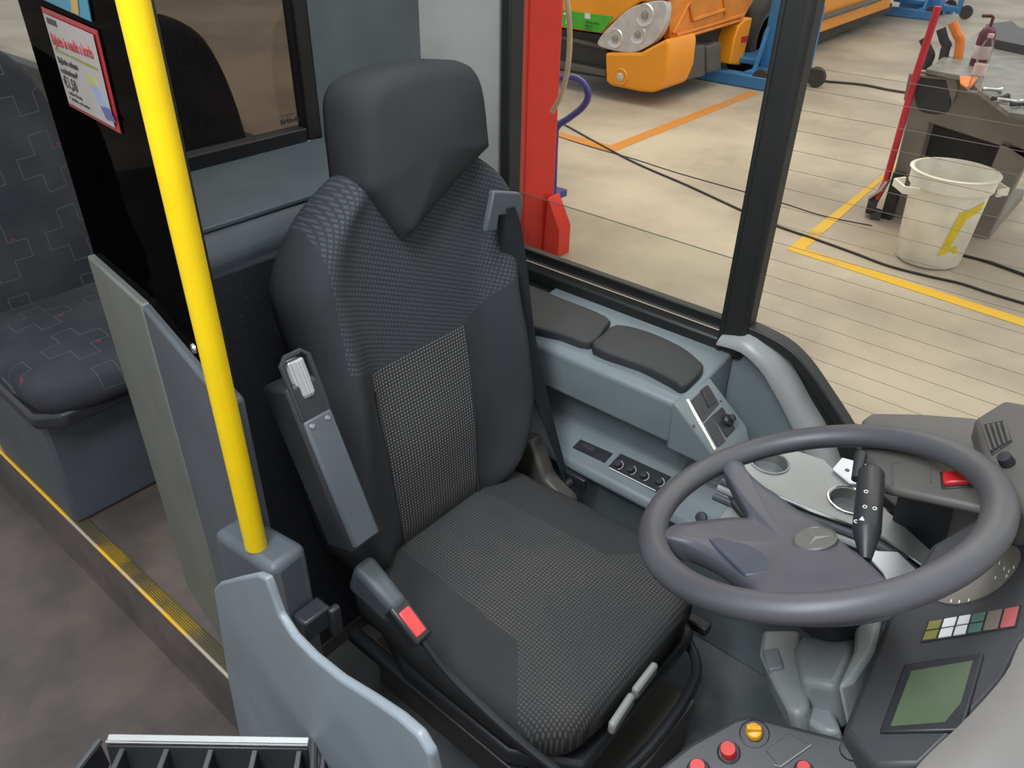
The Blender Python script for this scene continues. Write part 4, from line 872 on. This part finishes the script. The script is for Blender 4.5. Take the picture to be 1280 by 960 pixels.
def lift_column(name, bx, label, loc, turn=0, s=1.0):
    t = thing(name, label, 'vehicle lift', loc, 'blue mobile column lifts'); t.rotation_euler = (0,0,turn)
    obj('mast', MB().prism([(-.16,0,0),(.16,0,0),(.16,.22,0),(-.16,.22,0)], (0,0,2.6)), M['blue'], t, local=True, bevel=.015)
    for sx in (-1, 1):
        obj('base_leg', MB().box((sx*.52,-.15,.07),(.16,.9,.13)), M['blue'], t, local=True, bevel=.012)
        obj('brace', MB().prism([(sx*.16,.02,.55),(sx*.36,.02,.10),(sx*.36,.06,.10),(sx*.16,.06,.55)], (sx*.03,0,.03)), M['blue'], t, local=True)
    obj('cross_beam', MB().box((0,.10,.08),(1.0,.24,.15)), M['blue'], t, local=True, bevel=.012)
    obj('fork', MB().box((0,-.25,.22),(.62,.5,.06)), M['blue'], t, local=True, bevel=.01)
    obj('drawbar', MB().box((0,.50,.45),(.07,.08,.75)).box((0,.36,.14),(.08,.36,.08)), M['blue'], t, local=True, bevel=.01)
    obj('castor', MB().lathe([(.0,-.03),(.10,-.03),(.11,0),(.10,.03),(0,.03)], (0,.62,.11), (1,0,0), 20), M['tyre'], t, local=True)
    for sx in (-1, 1):
        obj('castor', MB().lathe([(.0,-.03),(.10,-.03),(.11,0),(.10,.03),(0,.03)], (sx*.56,.22,.11), (1,0,0), 20), M['tyre'], t, local=True)
    return t
lift_column('lift_column', 0, 'blue wheel lift column standing at the front wheel of the orange truck', (-3.88, 9.2, G), math.radians(-90))
lc2 = pZ(1128,22,G)
lift_column('lift_column', 0, 'blue wheel lift column further back, near the upper edge beyond the red pole', (lc2.x+.2, lc2.y+.6, G), math.radians(-90))
# cables on the floor
def gtube(px, r, mat, label, cat, nm):
    pts = catmull([pZ(x,y,G+r) for x,y in px], 6, False); o = obj(nm, MB().tube(pts, r, 6), mat); tag(o, label, cat); return o
gtube([(690,148),(706,156),(785,199),(860,232),(925,262),(968,281),(1020,299),(1070,317),(1110,332),(1160,345),(1200,354),(1240,367),(1290,382)], .008, M['cable'], 'black cable lying across the workshop floor in front of the bucket', 'cable', 'cable')
gtube([(690,168),(740,184),(790,198),(850,217),(935,241),(985,256),(1030,270),(1090,282)], .004, M['cable'], 'thin dark cord on the floor nearly parallel to the black cable', 'cord', 'cord')
gtube([(1200,318),(1235,327),(1290,347)], .010, M['cable'], 'short length of cable on the floor right of the bucket', 'cable', 'cable')
gtube([(1021,96),(1030,101),(1050,103),(1080,106),(1110,112),(1135,116)], .014, M['cable'], 'grey cable running from the blue lift to the bench', 'cable', 'cable')

# bucket
bc = pZ(1154,327,G)+V((0,.06,0)); R0 = .185; R1 = .228; H_ = .56
bu = thing('bucket', 'large white plastic bucket with two handles on the workshop floor', 'bucket', bc)
obj('bucket_body', MB().lathe([(0,0),(R0-.02,0),(R0,.015),(R1-.012,H_-.09),(R1+.004,H_-.085),(R1+.006,H_-.01),(R1+.018,H_-.005),(R1+.018,H_),(R1-.004,H_+.002),(R1-.010,H_-.06),(R0-.01,.03),(0,.028)], bc, (0,0,1), 48), M['bucket'], bu, 50)
for s in (-1, 1):
    d_ = (RT*s).normalized(); d_.z = 0; d_.normalize(); e_ = V((-d_.y,d_.x,0)); c = bc+d_*(R1+.0)+V((0,0,H_-.10))
    obj('bucket_handle', MB().ribbon([c-e_*.10, c-e_*.07+d_*.075, c+e_*.07+d_*.075, c+e_*.10], (0,0,1), .045, .016), M['bucket'], bu, bevel=.003)
# yellow mark wrapped on the bucket's right
ym = MB()
def bpt(ang, z, l=.004):
    r = R0+(R1-.012-R0)*z/(H_-.09)+l; return bc+V((math.cos(ang)*r, math.sin(ang)*r, z))
a0 = math.atan2(-bc.y, -bc.x)
def strip(pts):
    for (u0,v0),(u1,v1),(u2,v2),(u3,v3) in pts:
        n = 6
        vs = []; 
        for k in range(n+1):
            t_ = k/n; vs += [bpt(a0+math.radians(u0+(u1-u0)*t_), v0+(v1-v0)*t_), bpt(a0+math.radians(u3+(u2-u3)*t_), v3+(v2-v3)*t_)]
        ym.add(vs, [(2*k,2*k+2,2*k+3,2*k+1) for k in range(n)])
strip([((26,.38),(66,.44),(66,.39),(38,.335)), ((26,.38),(40,.35),(30,.15),(16,.10)), ((16,.10),(30,.155),(44,.165),(48,.12))])
obj('yellow_sticker', ym, M['ypaint'], bu, label='bent yellow stripe mark')

# tool bench
bn = thing('tool_bench', 'grey steel tool bench on castors with a sloping end panel, behind the white bucket', 'workbench', (-.9,5.6,G))
BY = 5.72
def bY(x, y, d=BY): return pY(x, y, d)
ep = [(1148,88),(1200,95),(1290,158),(1330,190),(1330,232),(1258,185),(1150,150),(1146,120)]
obj('end_panel', MB().prism([bY(x,y) for x,y in ep], (0,.05,0)), M['bench'], bn, bevel=.008)
obj('leg', MB().prism([bY(x,y) for x,y in ((1142,112),(1166,118),(1160,160),(1122,295),(1096,292),(1120,205))], (0,.14,0)), M['bench'], bn, bevel=.01)
obj('leg', MB().prism([bY(x,y) for x,y in ((1254,172),(1290,190),(1218,330),(1190,326))], (0,.14,0)), M['bench'], bn, bevel=.01)
obj('inner_compartment', MB().prism([bY(x,y,BY+.25) for x,y in ((1150,140),(1262,160),(1230,300),(1120,270))], (0,.04,0)), plain('dark_bench_interior', (.025,.027,.030), .5), bn)
obj('bottom_shelf', MB().prism([bY(x,y,BY+.02) for x,y in ((1110,262),(1240,285),(1232,312),(1104,292))], (0,1.0,0)), M['bench'], bn)
tl = bY(1156,84); 
topz = tl.z
tpl = [pZ(x,y,topz) for x,y in ((1158,86),(1228,36),(1330,60),(1330,150),(1262,140),(1200,94))]
obj('bench_top', MB().prism(tpl, (0,0,-.03)), M['bench_top'], bn, bevel=.004, label='light grey bench top')
obj('front_tray', MB().prism([bY(x,y,BY-.03) for x,y in ((1136,92),(1196,98),(1197,112),(1190,130),(1182,100),(1150,97),(1135,125),(1129,126))], (0,.03,0)), M['bench'], bn, bevel=.004)
obj('bag', MB().prism(catmull([bY(x,y,BY-.015) for x,y in ((1148,98),(1184,102),(1188,128),(1180,142),(1152,140),(1144,125))], 3), (0,.02,0)), M['black_soft'], bn, bevel=.006)
for x, y in ((1092,232),(1100,272)):
    pass
for px in ((1110,282),(1204,318)):
    c = pY(px[0],px[1],BY+.07); c.z = G+.055
    obj('castor', MB().lathe([(0,-.022),(.05,-.022),(.055,0),(.05,.022),(0,.022)], c, (1,.2,0), 18), M['tyre'], bn)
obj('back_box', MB().prism([pZ(x,y,topz) for x,y in ((1230,40),(1262,36),(1270,44),(1330,60),(1330,80),(1240,60))], (0,0,.06)), M['dash'], bn, bevel=.005)
rp = [pY(1173,8,5.66), pY(1143,100,5.66), pY(1107,228,5.66)]
o = obj('red_pole', MB().tube([rp[0], rp[1], rp[2], V((rp[2].x-.02,5.6,G+.10))], .022, 12), M['pole_red']); tag(o, 'red pole leaning along the left side of the tool bench', 'pole')
# caster foot with bent chrome end near the pole
fz = pY(1100,240,5.62); ff = thing('trolley_jack_foot', 'black castor foot with a bare metal bracket at the bottom of the red pole', 'castor', (fz.x, fz.y, G))
obj('metal_bracket', MB().ribbon([pY(1110,226,5.6), pY(1103,236,5.6), pY(1088,246,5.6)], (0,1,0), .08, .02), M['metal'], ff, bevel=.004)
for x, y in ((1090,256),(1094,272)):
    c = pY(x,y,5.62); obj('castor', MB().lathe([(0,-.03),(.06,-.03),(.065,0),(.06,.03),(0,.03)], c, (1,.3,0), 18), M['tyre'], ff)
obj('stem', MB().box(((fz.x+.08),5.66,G+.16),(.07,.06,.32)), M['black'], ff)
# tool grips beside the bench
for px, lab, mt in (([(1154,48),(1160,62),(1163,70),(1158,84)], 'dark grip handle standing left of the bench top', 'black_soft'), ([(1176,36),(1180,50),(1184,58),(1181,64)], 'dark grip handle standing beyond the first one', 'black_soft'), ([(1191,28),(1196,42),(1200,56)], 'orange tipped grip beside the bench', 'orange_tray')):
    gq = [pY(x,y,6.2) for x,y in px]; gq.append(V((gq[-1].x+.02, 6.2, gq[-1].z-.25))); gq.append(V((gq[-1].x, 6.2, G+.03))); p_ = catmull(gq, 4, False); o = obj('tool_grip', MB().tube(p_, .030, 10), M[mt]); tag(o, lab, 'tool')
# bottles on the bench
def stand(px, py): return pZ(px, py, topz)
c = stand(1222,82); sb_ = thing('soap_bottle', 'dark wine-red pump soap bottle standing on the tool bench', 'bottle', c)
k_ = .155
obj('bottle_body', MB().lathe([(0,0),(.050,0),(.052,.01),(.050,.19),(.034,.225),(.018,.235),(0,.235)], c, (0,0,1), 24), M['soap'], sb_)
obj('label_band', MB().lathe([(.0525,.045),(.0535,.05),(.0525,.12),(.0515,.122)], c, (0,0,1), 24), M['label_w'], sb_)
obj('pump_head', MB().tube([c+V((0,0,.235)), c+V((0,0,.285)), c+V((-.01,-.01,.292)), c+V((-.06,-.03,.290))], .010, 8), M['soap'], sb_)
c = stand(1216,114); wb = thing('water_bottle', 'clear plastic water bottle with a pink cap on the tool bench', 'bottle', c)
pr = [(0,0),(.030,0),(.034,.012)]
for k in range(7): pr += [(.034,.02+k*.028),(.030,.034+k*.028)]
pr += [(.034,.222),(.026,.255),(.013,.275),(.012,.285)]
obj('bottle_body', MB().lathe(pr, c, (0,0,1), 24), M['pet'], wb, 60)
obj('bottle_cap', MB().lathe([(0,0),(.0155,0),(.0155,.018),(0,.019)], c+V((0,0,.282)), (0,0,1), 20), plain('pink_cap', (.8,.45,.5), .4), wb)
obj('bottle_label', MB().lathe([(.0345,.09),(.0350,.095),(.0350,.14),(.0345,.145)], c, (0,0,1), 24), plain('pale_pink_label', (.75,.55,.52), .4), wb)
o = obj('orange_cloth', MB().prism([pZ(x,y,topz+.004) for x,y in ((1199,97),(1222,99),(1214,110),(1209,112),(1200,106))], (0,0,.012)), M['orange_tray'], bevel=.003); tag(o, 'orange cloth folded on the near corner of the bench top', 'cloth')
for k, (x, y, ln, an) in enumerate(((1240,112,.10,.5),(1250,122,.13,1.2),(1262,126,.12,.2),(1274,130,.10,.9))):
    c = pZ(x,y,topz+.018); d_ = V((math.cos(an),math.sin(an),0))
    o = obj('hand_tool', MB().tube([c-d_*ln/2, c+d_*ln*.2, c+d_*ln/2], [.012,.009,.018], 10), M['black_soft'] if k % 2 else M['metal'])
    tag(o, ['bare metal tool lying nearest the bottles', 'dark tool lying next to the metal tool', 'bare metal tool further right on the bench', 'dark tool at the right edge of the bench'][k], 'tool', 'hand tools on the bench')
